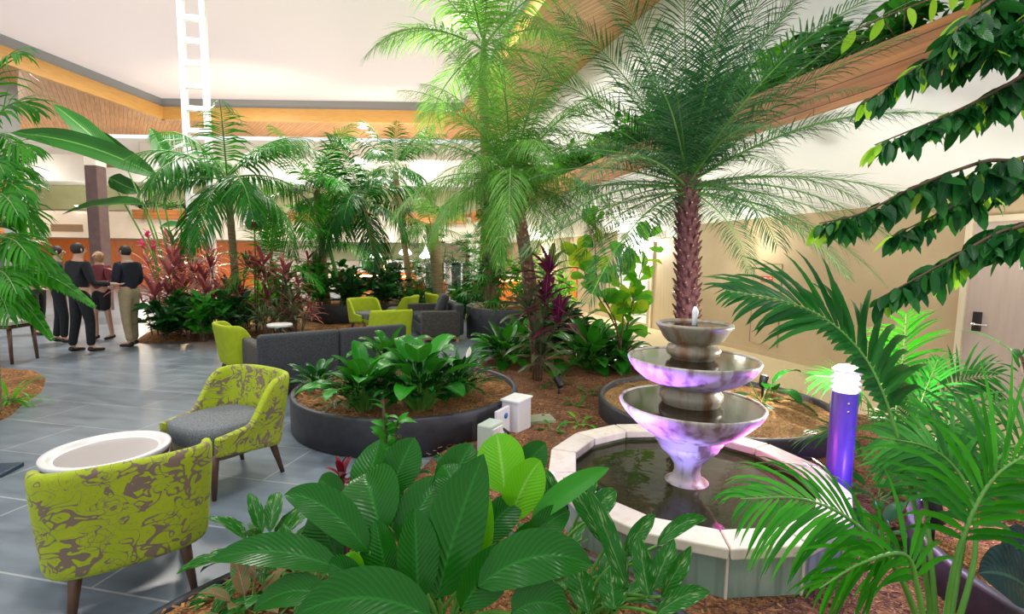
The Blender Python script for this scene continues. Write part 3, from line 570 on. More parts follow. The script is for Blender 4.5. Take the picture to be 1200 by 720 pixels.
p = gr(666, 367, .012); t = thing('path_light', 'short dark path light post on the far corridor carpet', 'lamp', p)
mb = MB(); mb.lathe([(.06, 0), (.06, .02), (.03, .03), (.03, .36)], 16, cap=True); mb.build('post', MT['black'], t)
mb = MB(); mb.lathe([(.05, .36), (.06, .40), (.05, .43), (.001, .44)], 16); mb.build('cap', MT['grey'], t)

# ================================================================== boxes by the planter
p = gr(570, 524, BZ) + V((.03, -.02, 0)); t = thing('junction_box', 'grey-green electrical box against the lily planter', 'electrical box', p, math.radians(62))
mb = MB(); mb.box((0, 0, .08), (.20, .13, .27)); mb.build('housing', MT['gbox'], t, smooth=False, bevel=.012)
mb = MB(); mb.box((.0, -.07, .10), (.15, .012, .17)); mb.build('cover', MT['wbox'], t, smooth=False, bevel=.004)
mb = MB(); mb.tube([(-.07, -.062, .0), (-.07, -.072, .0)], .01, 10); mb.build('plug', MT['black'], t)
p = gr(596, 502, BZ) + V((.07, -.02, 0)); t = thing('power_cabinet', 'taller white electrical cabinet behind the grey-green box', 'electrical box', p, math.radians(60))
mb = MB(); mb.box((0, 0, .10), (.24, .17, .36)); mb.build('housing', MT['wbox'], t, smooth=False, bevel=.008)
mb = MB(); mb.box((0, 0, .285), (.26, .19, .02)); mb.build('lid', MT['signw'], t, smooth=False, bevel=.005)
p = gr(581, 511, BZ); t = thing('socket_panel', 'white socket panel with a hanging disc and blue dot between the electrical boxes', 'electrical panel', p + V((.055, -.05, 0)), math.radians(62))
mb = MB(); mb.box((0, 0, .11), (.22, .03, .3)); mb.build('panel', MT['wbox'], t, smooth=False, bevel=.005)
mb = MB(); mb.tube([(.03, -.016, .19), (.03, -.024, .19)], .025, 16); mb.build('blue_button', mat('blue_button', (.03, .16, .5), .4), t)
mb = MB(); mb.tube([(-.04, -.02, .05), (-.04, -.035, .05)], .05, 20); mb.build('plug_disc', MT['signw'], t)
mb = MB(); mb.tube([(-.04, -.03, .10), (.0, -.06, .06), (.03, -.05, -.02), (-.03, -.05, -.05)], .012, 8); mb.build('cable', MT['black'], t)
p = gr(632, 493, BZ + .005); mb = MB(); mb.box(tuple(p), (.27, .2, .06), .25); mb.box((p.x + .04, p.y + .06, p.z + .033), (.03, .012, .01), .25, 1)
tag(mb.build('utility_lid', [MT['lid'], MT['black']], smooth=False, bevel=.01), 'flat green-grey utility lid set in the mulch', 'lid')

# white lattice ladder
p = at(237, 290, 11.6); t = thing('ladder', 'tall white lattice ladder rising through the palms to the skylight', 'ladder', (p.x, p.y, 0), .1)
for s in (-1, 1):
    mb = MB(); mb.box((s * .235, 0, 3.95), (.115, .12, 8.0)); mb.build('rail', MT['white'], t, smooth=False, bevel=.01)
for k in range(16):
    mb = MB(); mb.box((0, 0, .5 + k * .49), (.40, .10, .11)); mb.build('rung', MT['white'], t, smooth=False, bevel=.01)
# dark square foot of a stand at the frame's edge
p = gr(-12, 556, 0); t = thing('floor_stand', 'dark blue square steel base plate at the left edge of the tiles', 'stand', p, .2)
mb = MB(); mb.box((0, 0, .015), (.26, .26, .03)); mb.build('base_plate', MT['blue'], t, smooth=False, bevel=.004)
mb = MB(); mb.tube([(-.08, -.05, .03), (-.08, -.05, .5)], .015, 12); mb.build('pole', MT['black'], t)
# ================================================================== furniture
def sstep(a, b, x): x = max(0, min(1, (x - a) / (b - a))); return x * x * (3 - 2 * x)
def chair_shell(W=.30, D=.28, H=.75, th=.045):
    mb = MB(); rows, us = [], []; NS_, NT = 44, 9
    prev = None; arc = 0; paths = []
    for i in range(NS_ + 1):
        s = -1 + 2 * i / NS_; a = abs(s)
        if a < .52: k = s / .52 * PI / 2; x = W * math.copysign(abs(math.sin(k)) ** .72, k); y = -D + .17 * (1 - abs(math.cos(k)) ** .72)
        else: q = (a - .52) / .48; x = math.copysign(W + .012 * math.sin(q * PI), s); y = -D + .17 + q * (.26 + D - .17)
        paths.append((s, x, y))
    for j in range(NT + 1):
        t = j / NT; r = []; arc = 0; prev = None
        for s, x, y in paths:
            a = abs(s)
            top = H - .28 * sstep(.50, .72, a) - .02 * sstep(.74, 1, a) + .012 * math.cos(s * 3)
            bot = .24 + .07 * sstep(.3, 1, a)
            z = bot + (top - bot) * t
            lean = sstep(.7, .1, a) if a < .7 else 0
            hz = (z - .24) / (H - .24)
            yy = y - .075 * hz * (1 - sstep(.35, .75, a)); xx = x * (1 + .07 * hz * math.sin(hz * 2.4) + .03 * hz)
            if prev: arc += math.hypot(x - prev[0], y - prev[1])
            prev = (x, y); r.append((xx, yy, z)); us.append((arc, z))
        rows.append(r)
    mb.grid(rows, us); return mb
def armchair(label, p, face, m=None, group=None, cat='chair', s=1.0):
    """low-backed tub chair; face: direction the sitter looks"""
    rz = math.atan2(face[1], face[0]) - PI / 2
    t = thing('armchair', label, cat, (p[0], p[1], 0), rz, group)
    o = chair_shell().build('upholstered_shell', m or MT['damask'], t)
    md = o.modifiers.new('thick', 'SOLIDIFY'); md.thickness = .05; md.offset = 0
    md = o.modifiers.new('soft', 'SUBSURF'); md.levels = md.render_levels = 1
    mb = MB(); rows = []
    for z, k in ((.34, .93), (.36, .97), (.43, 1.0), (.462, .985), (.475, .93), (.482, .6), (.484, .01)):
        rows.append([(k * .268 * math.copysign(abs(math.cos(a)) ** .55, math.cos(a)), .03 + k * .272 * math.copysign(abs(math.sin(a)) ** .55, math.sin(a)), z) for a in [2 * PI * i / 40 for i in range(40)]])
    mb.grid(rows, None, 0, True); mb.build('seat_cushion', MT['seat'], t)
    mb = MB(); rows = []
    for z, k in ((.25, .01), (.25, .9), (.265, .97), (.36, 1.0)):
        rows.append([(k * .275 * math.copysign(abs(math.cos(a)) ** .5, math.cos(a)), k * .275 * math.copysign(abs(math.sin(a)) ** .5, math.sin(a)), z) for a in [2 * PI * i / 40 for i in range(40)]])
    mb.grid(rows, None, 0, True); mb.build('seat_base', m or MT['damask'], t)
    for x, y, ox, oy in ((-.225, .215, -.01, .02), (.225, .215, .01, .02), (-.20, -.21, -.035, -.07), (.20, -.21, .035, -.07)):
        mb = MB(); mb.tube([(x, y, .30), (x + ox * .3, y + oy * .3, .20), (x + ox, y + oy, .0)], [.030, .025, .014], 12); mb.build('leg', MT['walnut'], t)
    return t
a_ = armchair('lime damask armchair in the foreground seen from behind, beside the round coffee table', (-1.83, 2.28), (-.64, .77)); a_.scale = (.95, .95, .96)
armchair('lime damask armchair facing the near coffee table, grey seat in view', (-2.03, 3.42), (-.46, -.89))
armchair('lime armchair behind the near sofa by the bronze cordylines, only its back showing', (-3.42, 6.35), (.72, .69), MT['lime'])
armchair('lime armchair in the middle distance facing left beside the tall charcoal planter', (-3.02, 10.3), (.75, -.66), MT['lime'])
armchair('lime armchair turned away just over the near sofa back', (-2.08, 8.35), (-.45, .9), MT['lime'])
armchair('small olive-lime armchair seen side on before the orange bar', (-2.55, 11.4), (-.98, .1), MT['lime'])
armchair('farthest lime armchair, under the brown palm trunk behind the far sofa', (-1.78, 12.3), (.9, .4), MT['lime'])

p = gr(127, 530, .42)
t = thing('coffee_table', 'round white tray-topped coffee table with walnut skirt between two lime chairs', 'table', (p.x, p.y, 0)); t.scale = (1.0, 1.0, 1.03)
mb = MB(); mb.lathe([(.001, .395), (.285, .395), (.305, .40), (.312, .425), (.308, .432), (.285, .432), (.272, .428), (.262, .412), (.255, .408), (.24, .407)], 72); mb.build('tray_top', MT['lam'], t)
mb = MB(); mb.disc((0, 0), .245, .4075, 72); mb.build('top_inlay', MT['tablein'], t, smooth=False)
mb = MB(); mb.lathe([(.20, .345), (.285, .35), (.300, .37), (.300, .398), (.2, .398)], 64); mb.build('skirt', MT['walnut'], t)
for k in range(3):
    a = k * 2 * PI / 3 + .4
    mb = MB(); mb.tube([(.20 * math.cos(a), .20 * math.sin(a), .37), (.25 * math.cos(a), .25 * math.sin(a), 0)], [.028, .016], 12); mb.build('leg', MT['walnut'], t)

def rbox(mb, c, d, r=.04, mi=0, rz=0, n=4):
    """cushion-like box with rounded edges"""
    bm = bmesh.new(); bmesh.ops.create_cube(bm, size=1); bmesh.ops.scale(bm, vec=d, verts=bm.verts)
    bmesh.ops.bevel(bm, geom=bm.edges[:] + bm.verts[:], offset=r, segments=n, profile=.5, affect='EDGES')
    bmesh.ops.rotate(bm, cent=(0, 0, 0), matrix=Matrix.Rotation(rz, 3, 'Z'), verts=bm.verts); bmesh.ops.translate(bm, vec=c, verts=bm.verts)
    bm.verts.index_update(); mb.add([v.co[:] for v in bm.verts], [[v.index for v in f.verts] for f in bm.faces], None, mi); bm.free()
def sofa(label, p, face, L, arms=(1, 1), backm='sofa'):
    rz = math.atan2(face[1], face[0]) - PI / 2
    t = thing('sofa', label, 'sofa', (p[0], p[1], 0), rz)
    mb = MB(); rbox(mb, (-L / 4, -.33, .43), (L / 2 - .004, .16, .60), .045); rbox(mb, (L / 4, -.33, .43), (L / 2 - .004, .16, .60), .045); mb.build('back', MT['sofa'], t)
    mb = MB(); rbox(mb, (0, .03, .22), (L, .72, .2), .03); mb.build('seat_base', MT['sofa'], t)
    for s in (-1, 1):
        mb = MB(); rbox(mb, (s * (L / 4 - .03), .06, .38), (L / 2 - .09, .62, .15), .05); mb.build('seat_cushion', MT['sofa'], t)
    for s, a in ((-1, arms[0]), (1, arms[1])):
        if a: mb = MB(); rbox(mb, (s * (L / 2 - .055), .04, .36), (.12, .76, .50), .035); mb.build('arm', MT['sofab'], t)
    for s in (-1, 1):
        mb = MB(); mb.box((s * (L / 2 - .06), .04, .085), (.05, .72, .04)); mb.box((s * (L / 2 - .06), -.29, .05), (.05, .05, .1)); mb.box((s * (L / 2 - .06), .38, .05), (.05, .05, .1)); mb.build('leg_frame', MT['paleoak'], t, smooth=False)
    return t
d = V((1.25, 1.05, 0)).normalized(); f = V((-d.y, d.x, 0))
c = V((-2.12, 5.98, 0)) + f * .33
sofa('charcoal sofa seen from behind between the lime chairs and the lily planter', c, f, 1.8)
sofa('charcoal sofa facing left in the middle distance, pale oak feet below its woven arm', (-1.62, 10.25), (-.94, -.34), 1.85)
t = thing('scatter_cushion', 'grey cushion leaning on the back of the far sofa', 'cushion', (-1.42, 9.95, .70), math.radians(105))
mb = MB(); rbox(mb, (0, 0, 0), (.5, .16, .42), .07); o = mb.build('cushion_cover', MT['sofa'], t); o.rotation_euler = (.35, 0, 0)
p = at(328, 388, 7.4)
t = thing('side_table', 'small white-topped side table just over the near sofa back', 'table', (p.x, p.y, 0))
mb = MB(); mb.lathe([(.001, .55), (.17, .55), (.18, .56), (.18, .585), (.17, .59), (.001, .59)], 40); mb.build('table_top', MT['lam'], t)
mb = MB(); mb.lathe([(.16, 0), (.16, .02), (.025, .035), (.025, .55)], 24); mb.build('pedestal', MT['black'], t)
p = gr(-10, 392, 0) ; q = at(4, 377, 7.0)
t = thing('table', 'pale stone-topped table corner jutting in at the left edge by the standing group', 'table', (q.x - .35, 7.15, 0), .12)
mb = MB(); mb.box((0, 0, q.z - .02), (1.0, .6, .05)); mb.build('table_top', mat('pale_stone_top', (.42, .42, .36), .35), t, smooth=False, bevel=.006)
mb = MB(); mb.box((0, 0, q.z - .075), (.9, .5, .06)); mb.build('apron', MT['walnut'], t, smooth=False)
for sx in (-1, 1):
    for sy in (-1, 1): mb = MB(); mb.tube([(sx * .4, sy * .2, q.z - .1), (sx * .42, sy * .22, 0)], [.03, .02], 8); mb.build('leg', MT['walnut'], t)

# ---- the bar at the back
bz = 18.5
pl, pr = at(412, 325, bz), at(487, 325, bz)
def bar(x0, x1, Y, z, label):
    t = thing('bar_counter', label, 'counter', ((x0 + x1) / 2, Y, 0)); w = x1 - x0
    mb = MB(); mb.box((0, 0, z / 2 - .03), (w, .55, z - .06)); mb.build('front_panel', MT['orange'], t, smooth=False)
    mb = MB(); mb.box((0, -.05, z), (w + .1, .75, .05)); mb.build('counter_top', MT['lam'], t, smooth=False, bevel=.01)
    mb = MB(); mb.box((0, -.3, z - .18), (w * .96, .03, .06)); mb.build('light_strip', MT['lampw'], t, smooth=False); return t
bar(pl.x, pr.x, bz, 1.12, 'long orange-fronted bar counter at the back of the atrium')
pl, pr = at(575, 328, 19.2), at(612, 328, 19.2)
bar(pl.x, pr.x + .5, 19.2, 1.0, 'short orange counter glowing right of the ivy-clad palm trunk')
bm_ = [mat('bottle_%s' % k, c, .15) for k, c in (('green', (.03, .2, .05)), ('amber', (.3, .12, .02)), ('clear', (.6, .65, .65)))]
labs = ['green', 'amber', 'pale clear']
for k in range(9):
    x = -5.6 + k * .26
    mb = MB(); mb.lathe([(.001, 0), (.045, 0), (.048, .02), (.048, .2), (.018, .26), (.016, .33), (.001, .33)], 12)
    tag(mb.build('bottle', bm_[k % 3], loc=(x, bz + .12, 1.145)), f'{labs[k % 3]} glass bottle standing on the far bar counter', 'bottle', f'{labs[k % 3]} bottles on the bar')
# pendants
def pendant(px, py, Y, label, sc_=1.0):
    p = at(px, py, Y); t = thing('chandelier', label, 'lamp', p)
    mb = MB(); mb.tube([(0, 0, .3), (0, 0, 2.3 - p.z)], .012, 6); mb.build('cord', MT['chrome'], t)
    mb = MB(); mb.lathe([(.03, .3), (.10, .12), (.24, -.06), (.27, -.12), (.2, -.17), (.08, -.2), (.001, -.2)], 24); mb.build('crystal_shade', MT['lampc'], t)
pendant(440, 298, 21.5, 'cool white chandelier farthest left over the orange bar')
pendant(475, 294, 21.5, 'cool white chandelier hanging in the middle of the bar windows')
pendant(499, 298, 21.5, 'cool white chandelier nearest the brown palm trunk')
# globe lamps and a black-shaded floor lamp by the bar
for px, py, lab in ((449, 314, 'lower warm globe lamp on the bar beside the black shade'), (455, 307, 'upper warm globe lamp on the bar beside the black shade')):
    p = at(px, py, bz - .2); t = thing('globe_lamp', lab, 'lamp', (p.x, p.y, 1.145))
    mb = MB(); mb.tube([(0, 0, 0), (0, 0, p.z - 1.145)], .02, 8); mb.build('stem', MT['chrome'], t)
    mb = MB(); mb.lathe([(.001, -.11)] + [(.11 * math.cos(a), .11 * math.sin(a)) for a in (-1.2, -.8, -.4, 0, .4, .8, 1.2)] + [(.001, .11)], 20); o = mb.build('globe', emis('globe_' + lab[:5], (1, .72, .42), 3), t); o.location = (0, 0, p.z - 1.145)
p = at(461, 313, 14.5); t = thing('floor_lamp', 'slim floor lamp with a black drum shade before the bar', 'lamp', (p.x, p.y, 0))
mb = MB(); mb.lathe([(.15, 0), (.15, .02), (.02, .03), (.02, p.z)], 20); mb.build('base', MT['black'], t)
mb = MB(); mb.lathe([(.001, p.z + .13), (.15, p.z + .13), (.17, p.z - .12), (.16, p.z - .12), (.14, p.z + .11)], 28); mb.build('lamp_shade', MT['black'], t)
# orange dining chairs round the bar, glimpsed through the plants
def stool(p, label):
    t = thing('bar_chair', label, 'chair', p, U(0, 6), 'orange bar chairs')
    mb = MB(); rbox(mb, (0, 0, .46), (.42, .42, .07), .03); mb.build('seat', MT['orange'], t)
    mb = MB(); rbox(mb, (0, -.2, .7), (.42, .05, .4), .02); mb.build('backrest', MT['orange'], t)
    for sx in (-1, 1):
        for sy in (-1, 1): mb = MB(); mb.tube([(sx * .16, sy * .16, .44), (sx * .19, sy * .19, 0)], .014, 6); mb.build('leg', MT['chrome'], t)
for px, lab in ((437, 'orange bar chair below the counter at left'), (486, 'orange bar chair below the counter at its right end'), (520, 'orange bar chair seen between the dark lady palms'), (548, 'orange bar chair beside the ivy-clad trunk')):
    q = at(px, 335, 15.5); stool((q.x, q.y, 0), lab)

# ---- ceiling and gallery lights (bright starbursts in the photo)
def downlight(p, label, r=.12, m='lamp'):
    t = thing('downlight', label, 'lamp', p)
    mb = MB(); mb.lathe([(r + .03, 0), (r + .03, -.03), (r, -.03), (r, .0)], 24); mb.build('trim_ring', MT['white'], t)
    mb = MB(); mb.lathe([(r, -.02), (r * .6, -.06), (.001, -.07)], 24); mb.build('lens', MT[m], t)
p = at(87, 240, YB - .5); downlight((p.x, p.y + .3, p.z), 'bright gallery lamp behind the giant strelitzia leaves', .2)
p = at(420, 186, YB - .3); downlight((p.x, p.y, p.z), 'bright gallery lamp above the middle palms', .22)
p = at(425, 152, 20.9 + 1); downlight((p.x, p.y, ZS), 'downlight in the timber soffit over the back gallery', .2)

# ================================================================== people
MT['skin'] = mat('skin', (.55, .32, .22), .55, col2=(.60, .36, .25), nscale=8)
MT['hair'] = mat('dark_hair', (.018, .013, .010), .6, col2=(.03, .022, .016), nscale=40)
MT['hairb'] = mat('fair_hair', (.32, .18, .08), .6, col2=(.4, .24, .1), nscale=40)
MT['navy'] = mat('navy_pullover', (.012, .016, .028), .85, col2=(.02, .025, .04), nscale=30)
MT['blackc'] = mat('black_cloth', (.008, .009, .012), .85, col2=(.014, .015, .02), nscale=30)
MT['khaki'] = mat('khaki_cloth', (.36, .29, .17), .85, col2=(.42, .34, .2), nscale=12)
MT['shoe'] = mat('black_leather', (.012, .011, .011), .35)
MT['collar'] = mat('white_collar', (.6, .62, .66), .8); MT['maroon'] = mat('maroon_cloth', (.16, .03, .04), .85, col2=(.2, .04, .05), nscale=20)
def skin(name, chains, m, parent, sub=2, root=0):
    """one continuous surface grown round joined bones: chains of (point, radius); equal points are one joint"""
    vs, rd, es, ix = [], [], set(), {}
    for ch in chains:
        pr = None
        for p, r in ch:
            k = tuple(round(x, 4) for x in p)
            if k not in ix: ix[k] = len(vs); vs.append(k); rd.append(r)
            if pr is not None and pr != ix[k]: es.add((min(pr, ix[k]), max(pr, ix[k])))
            pr = ix[k]
    me = bpy.data.meshes.new(name); me.from_pydata(vs, list(es), []); o = bpy.data.objects.new(name, me); C.objects.link(o)
    bm = bmesh.new(); bm.from_mesh(me); ly = bm.verts.layers.skin.verify()
    bm.verts.ensure_lookup_table()
    for v, r in zip(bm.verts, rd): v[ly].radius = r if isinstance(r, tuple) else (r, r); v[ly].use_root = v.index == root
    bm.to_mesh(me); bm.free()
    o.modifiers.new('s', 'SKIN').use_smooth_shade = True
    s = o.modifiers.new('u', 'SUBSURF'); s.levels = s.render_levels = sub
    dg = bpy.context.evaluated_depsgraph_get(); nm = bpy.data.meshes.new_from_object(o.evaluated_get(dg)); o.modifiers.clear(); o.data = nm
    nm.materials.clear(); nm.materials.append(m)
    for p in nm.polygons: p.use_smooth = True
    bpy.data.meshes.remove(me)
    if parent: o.parent = parent
    return o
def person(label, p, rz, h=1.75, top='navy', legs='khaki', hair='hair', arms=None, stance=.11, head=(0, 0), skirt=False, collar=False, fem=False, step=.04):
    k = h / 1.75; t = thing('person', label, 'person', (p[0], p[1], 0), rz); t.scale = (k, k, k)
    arms = arms or [((.235, -.03, 1.13), (.20, .17, 1.02)), ((.235, -.03, 1.13), (.20, .17, 1.02))]
    sw = .17 if fem else .19
    pel, sp, ch, nk = (0, 0, .95), (0, .005, 1.13), (0, 0, 1.34), (0, 0, 1.48)
    hx, hy = head; hb, hm, ht = (hx * .4, .02 + hy * .4, 1.56), (hx * .8, .035 + hy, 1.635), (hx, .03 + hy * 1.2, 1.70)
    bones = [[(pel, (.13, .10)), (sp, (.125, .095)), (ch, (.14, .10)), (nk, .058), (hb, .058), (hm, (.076, .092)), (ht, (.066, .08))]]
    tops = [[(pel, (.155, .118)), (sp, (.15, .115)), (ch, (.165, .12)), ((0, 0, 1.445), (.10, .085))]]
    low = [[(sp[:2] + (1.06,), (.150, .114)), (pel, (.158, .125))]]
    shoes = []
    for s, (el, wr) in zip((-1, 1), arms):
        sh = (s * sw, 0, 1.415); el = (s * el[0], el[1], el[2]); wr = (s * wr[0], wr[1], wr[2])
        ev, wv = V(el), V(wr); d = (wv - ev).normalized(); side = V((0, 0, 1)).cross(d); side = side.normalized() if side.length > .1 else V((1, 0, 0)); pn = side.cross(d)
        palm = wv + d * .06; kn = wv + d * .10
        bones.append([(ch, (.14, .10)), (sh, .062), (el, .042), (wr, .029), (tuple(palm), (.034, .02)), (tuple(kn), (.034, .018))])
        for q, ln in ((-.030, .055), (-.010, .068), (.010, .065), (.030, .05)):
            a = kn + side * q; bones.append([(tuple(kn), (.034, .018)), (tuple(a + d * .02), .009), (tuple(a + d * ln * .6 - pn * .008), .008), (tuple(a + d * ln - pn * .024), .007)])
        bones.append([(tuple(palm), (.034, .02)), (tuple(palm + side * -s * .035 + d * .02), .010), (tuple(palm + side * -s * .045 + d * .05 - pn * .01), .008)])
        tops.append([(ch, (.165, .12)), (sh, .078), (el, .056), (tuple(wv - d * .02), .042)])
        hip = (s * .09, 0, .90); kne = (s * (.095 + stance * .1), .02 + s * step, .50); ank = (s * stance, s * step * 1.5 - .02, .085); toe = (s * (stance + .02), s * step * 1.5 + .13, .035)
        bones.append([(pel, (.13, .10)), (hip, .085), (kne, .055), (ank, .036), (toe, (.038, .025))])
        low.append([(pel, (.158, .125)), (hip, .105), (kne, .074), ((ank[0], ank[1], .10), .058)] if not skirt else [(pel, (.158, .125)), (hip, .105), ((s * .09, .02, .56), .09)])
        shoes.append([((ank[0], ank[1], .10), .045), ((ank[0], ank[1] - .03, .045), .046), ((ank[0] + s * .01, ank[1] + .08, .042), (.045, .036)), ((toe[0], toe[1] + .04, .03), (.036, .026))])
    b = skin('body', bones, MT['skin'], t)
    skin('jumper' if top != 'blackc' else 'jacket', tops, MT[top], b); skin('skirt' if skirt else 'trousers', low, MT[legs], b)
    for s_ in shoes: skin('shoe', [s_], MT['shoe'], b)
    # hair cap, face
    H_ = V(hm) + V((0, -.026, .030 if not fem else .0)); mb = MB(); rows = []
    for i in range(13):
        a = PI / 2 - PI * i / 12; rz_ = .098 if a > 0 or not fem else .16
        rows.append([(H_.x + .087 * max(.01, math.cos(a)) * math.cos(q), H_.y + .090 * max(.01, math.cos(a)) * math.sin(q), H_.z + rz_ * math.sin(a)) for q in [2 * PI * j / 24 for j in range(24)]])
    mb.grid(rows, None, 0, True); mb.build('hair', MT[hair], b)
    f = V(hm) + V((0, .082, -.005)); mb = MB()
    mb.tube([f + V((0, -.005, .03)), f + V((0, .012, .0)), f + V((0, .002, -.012))], [.008, .014, .010], 8); mb.build('nose', MT['skin'], b)
    for s in (-1, 1):
        mb = MB(); mb.lathe([(.001, -.008), (.009, 0), (.001, .008)], 10); mb.build('eye', MT['ink'], b, loc=f + V((s * .03, -.006, .022)))
        mb = MB(); mb.tube([(s * .07, -.0, -.02), (s * .086, -.01, .0), (s * .082, -.012, .028), (s * .07, -.005, .03)], [.008, .012, .012, .008], 8); mb.build('ear', MT['skin'], b, loc=V(hm) + V((0, -.01, 0)))
    mb = MB(); mb.tube([f + V((-.022, -.012, -.038)), f + V((0, -.004, -.04)), f + V((.022, -.012, -.038))], [.003, .006, .003], 6); mb.build('mouth', MT['maroon'], b)
    if collar: mb = MB(); mb.lathe([(.062, 1.455), (.074, 1.46), (.07, 1.50), (.06, 1.505)], 20); mb.build('collar', MT['collar'], b)
    return t
fwd = [((.235, .02, 1.14), (.13, .24, 1.12)), ((.235, .0, 1.13), (.16, .22, 1.0))]
q = gr(155, 406); person('man in navy pullover and khaki trousers standing turned to the left', q, 1.45, 1.74, 'navy', 'khaki', arms=fwd, collar=True, head=(0, .02))
q = gr(98, 413); person('broad man in black seen from behind, right forearm held out', q, -.35, 1.76, 'blackc', 'blackc', arms=[((.25, 0, 1.13), (.22, .12, .95)), ((.25, .05, 1.12), (.30, .30, 1.10))], stance=.13)
q = gr(73, 402); person('man in black standing left of the broad man in black', q, -.9, 1.72, 'blackc', 'blackc', arms=fwd)
q = gr(122, 398); person('bare-legged person in dark skirt standing behind the men in black', q, 3.0, 1.66, 'maroon', 'blackc', 'hairb', arms=fwd, skirt=True, fem=True)
q = gr(46, 392); person('fair-haired person in black at the far left behind the palm fronds', q, -1.6, 1.66, 'blackc', 'blackc', 'hairb', arms=fwd, fem=True)
# ================================================================== leaves, fronds and plants
def norm(pa, pb):
    m = (pa / (pa + pb)) ** pa * (pb / (pa + pb)) ** pb; return lambda t: (max(t, 0) ** pa) * (max(1 - t, 0) ** pb) / m
P_LILY, P_CORD, P_OV, P_FID = norm(.62, .78), norm(.6, .75), norm(.55, .75), norm(.95, .38)
P_LET = lambda t: min(1, .35 + 6 * t) * max(1 - t, 0) ** .55
P_STRAP = lambda t: min(1, .6 + 3 * t) * max(1 - t, 0) ** .4
P_PAD = lambda t: min(1, (t * 5) ** .6) * min(1, (max(1 - t, 0) * 2.6) ** .6)
def ortho(N, T):
    N = N - T * N.dot(T); return N.normalized() if N.length > 1e-4 else T.orthogonal().normalized()
def strip(mb, pts, Nh, W, prof, fold=.2, nx=2, mi=0, wave=0, ph=0):
    """leaf blade along a given midrib; Nh: which way its upper face looks"""
    n = len(pts) - 1; rows, us = [], []; Ls = (pts[-1] - pts[0]).length
    cf, sf = math.cos(fold), math.sin(fold); N = V(Nh)
    for i, p in enumerate(pts):
        t = i / n; T = (pts[min(i + 1, n)] - pts[max(i - 1, 0)]).normalized(); N = ortho(N, T); S = T.cross(N)
        w = max(W * prof(t) / 2, .0004); r = []
        for j in range(nx + 1):
            u = 2 * j / nx - 1; a = abs(u)
            r.append(p + S * (u * w * cf) + N * (a * w * sf + (wave * w * math.sin(t * 17 + ph + u * 2) * a if wave else 0))); us.append((.5 + u / 2, t))
        rows.append(r)
    mb.grid(rows, us, mi)
def droop_pts(p, T, L, droop, ns, T2=None):
    pts = [V(p)]; T = V(T).normalized(); d = L / ns
    for i in range(ns):
        t = (i + .5) / ns; T = (T + V((0, 0, -1)) * droop * (.35 + 1.3 * t) / ns).normalized(); pts.append(pts[-1] + T * d)
    return pts
def blade(mb, p, T, N, L, W, prof, droop=.5, fold=.2, ns=5, nx=2, mi=0, wave=0):
    strip(mb, droop_pts(p, T, L, droop, ns), N, W, prof, fold, nx, mi, wave, U(0, 6))
def sph(az, el): return V((math.cos(el) * math.cos(az), math.cos(el) * math.sin(az), math.sin(el)))
def qbez(a, b, c, n): return [a * (1 - t) ** 2 + b * 2 * t * (1 - t) + c * t * t for t in [i / n for i in range(n + 1)]]
def along(pts, t):
    x = t * (len(pts) - 1); i = min(int(x), len(pts) - 2); return pts[i].lerp(pts[i + 1], x - i), (pts[i + 1] - pts[i]).normalized()
def catmull(pts, k=6):
    P_ = [pts[0] * 2 - pts[1]] + list(pts) + [pts[-1] * 2 - pts[-2]]; out = []
    for i in range(1, len(P_) - 2):
        p0, p1, p2, p3 = P_[i - 1:i + 3]
        for j in range(k):
            t = j / k; out.append(.5 * ((2 * p1) + (p2 - p0) * t + (2 * p0 - 5 * p1 + 4 * p2 - p3) * t * t + (3 * p1 - p0 - 3 * p2 + p3) * t ** 3))
    out.append(V(pts[-1])); return out
def feather(mb, pts, Nh, nl, ll, lw, r0=.012, t0=.15, ang=(68, 28), vee=.25, ld=.6, ns=3, jit=.12, skip=0, fold=.15, lp=None, endw=.5, sl=(1, 1)):
    """a feather frond: rachis tube (slot 1) with leaflets (slot 0) along both sides"""
    N = V(Nh); k = len(pts) - 1
    mb.tube(pts, [r0 * (1 - .75 * i / k) for i in range(k + 1)], 5, 1, False)
    for i in range(nl):
        x = (i + .5) / nl; t = t0 + (1 - t0) * x; p, T = along(pts, t * .995); N = ortho(N, T); S = T.cross(N)
        a = math.radians(ang[0] + (ang[1] - ang[0]) * x); l = ll * (lp(x) if lp else (math.sin(PI * (.14 + .82 * x)) ** .7))
        for s in (-1, 1):
            if skip and random.random() < skip: continue
            aa = a * (1 + U(-jit, jit)); vv = vee + U(-jit, jit) * 1.5
            D = T * math.cos(aa) + (S * s * math.cos(vv) + N * math.sin(vv)) * math.sin(aa)
            blade(mb, p + S * s * r0 * .5, D, N, l * U(.88, 1.08) * ((sl[0] if s > 0 else sl[1]) if not callable(sl[1]) else (sl[0] if s > 0 else sl[1](x))), lw * (1 - endw * x), P_LET, ld * U(.6, 1.4), fold, ns, 2 if fold else 1)
def frond_mesh(name, mats, L, elev, droop, nl, ll, lw, n=18, **kw):
    mb = MB(); pts = droop_pts((0, 0, 0), sph(U(-.08, .08), elev), L, droop, n); N = Z if elev < 1.2 else V((-1, 0, .3))
    feather(mb, pts, N, nl, ll, lw, **kw); return mb.mesh(name, mats)
def trunk(mb, pts, r0, r1, n=14, k=30, ring=0, mi=0):
    c = catmull(pts, max(3, k // (len(pts) - 1))); m_ = len(c) - 1
    mb.tube(c, [r0 + (r1 - r0) * i / m_ + ring * (1 if i % 2 else 0) for i in range(m_ + 1)], n, mi); return c
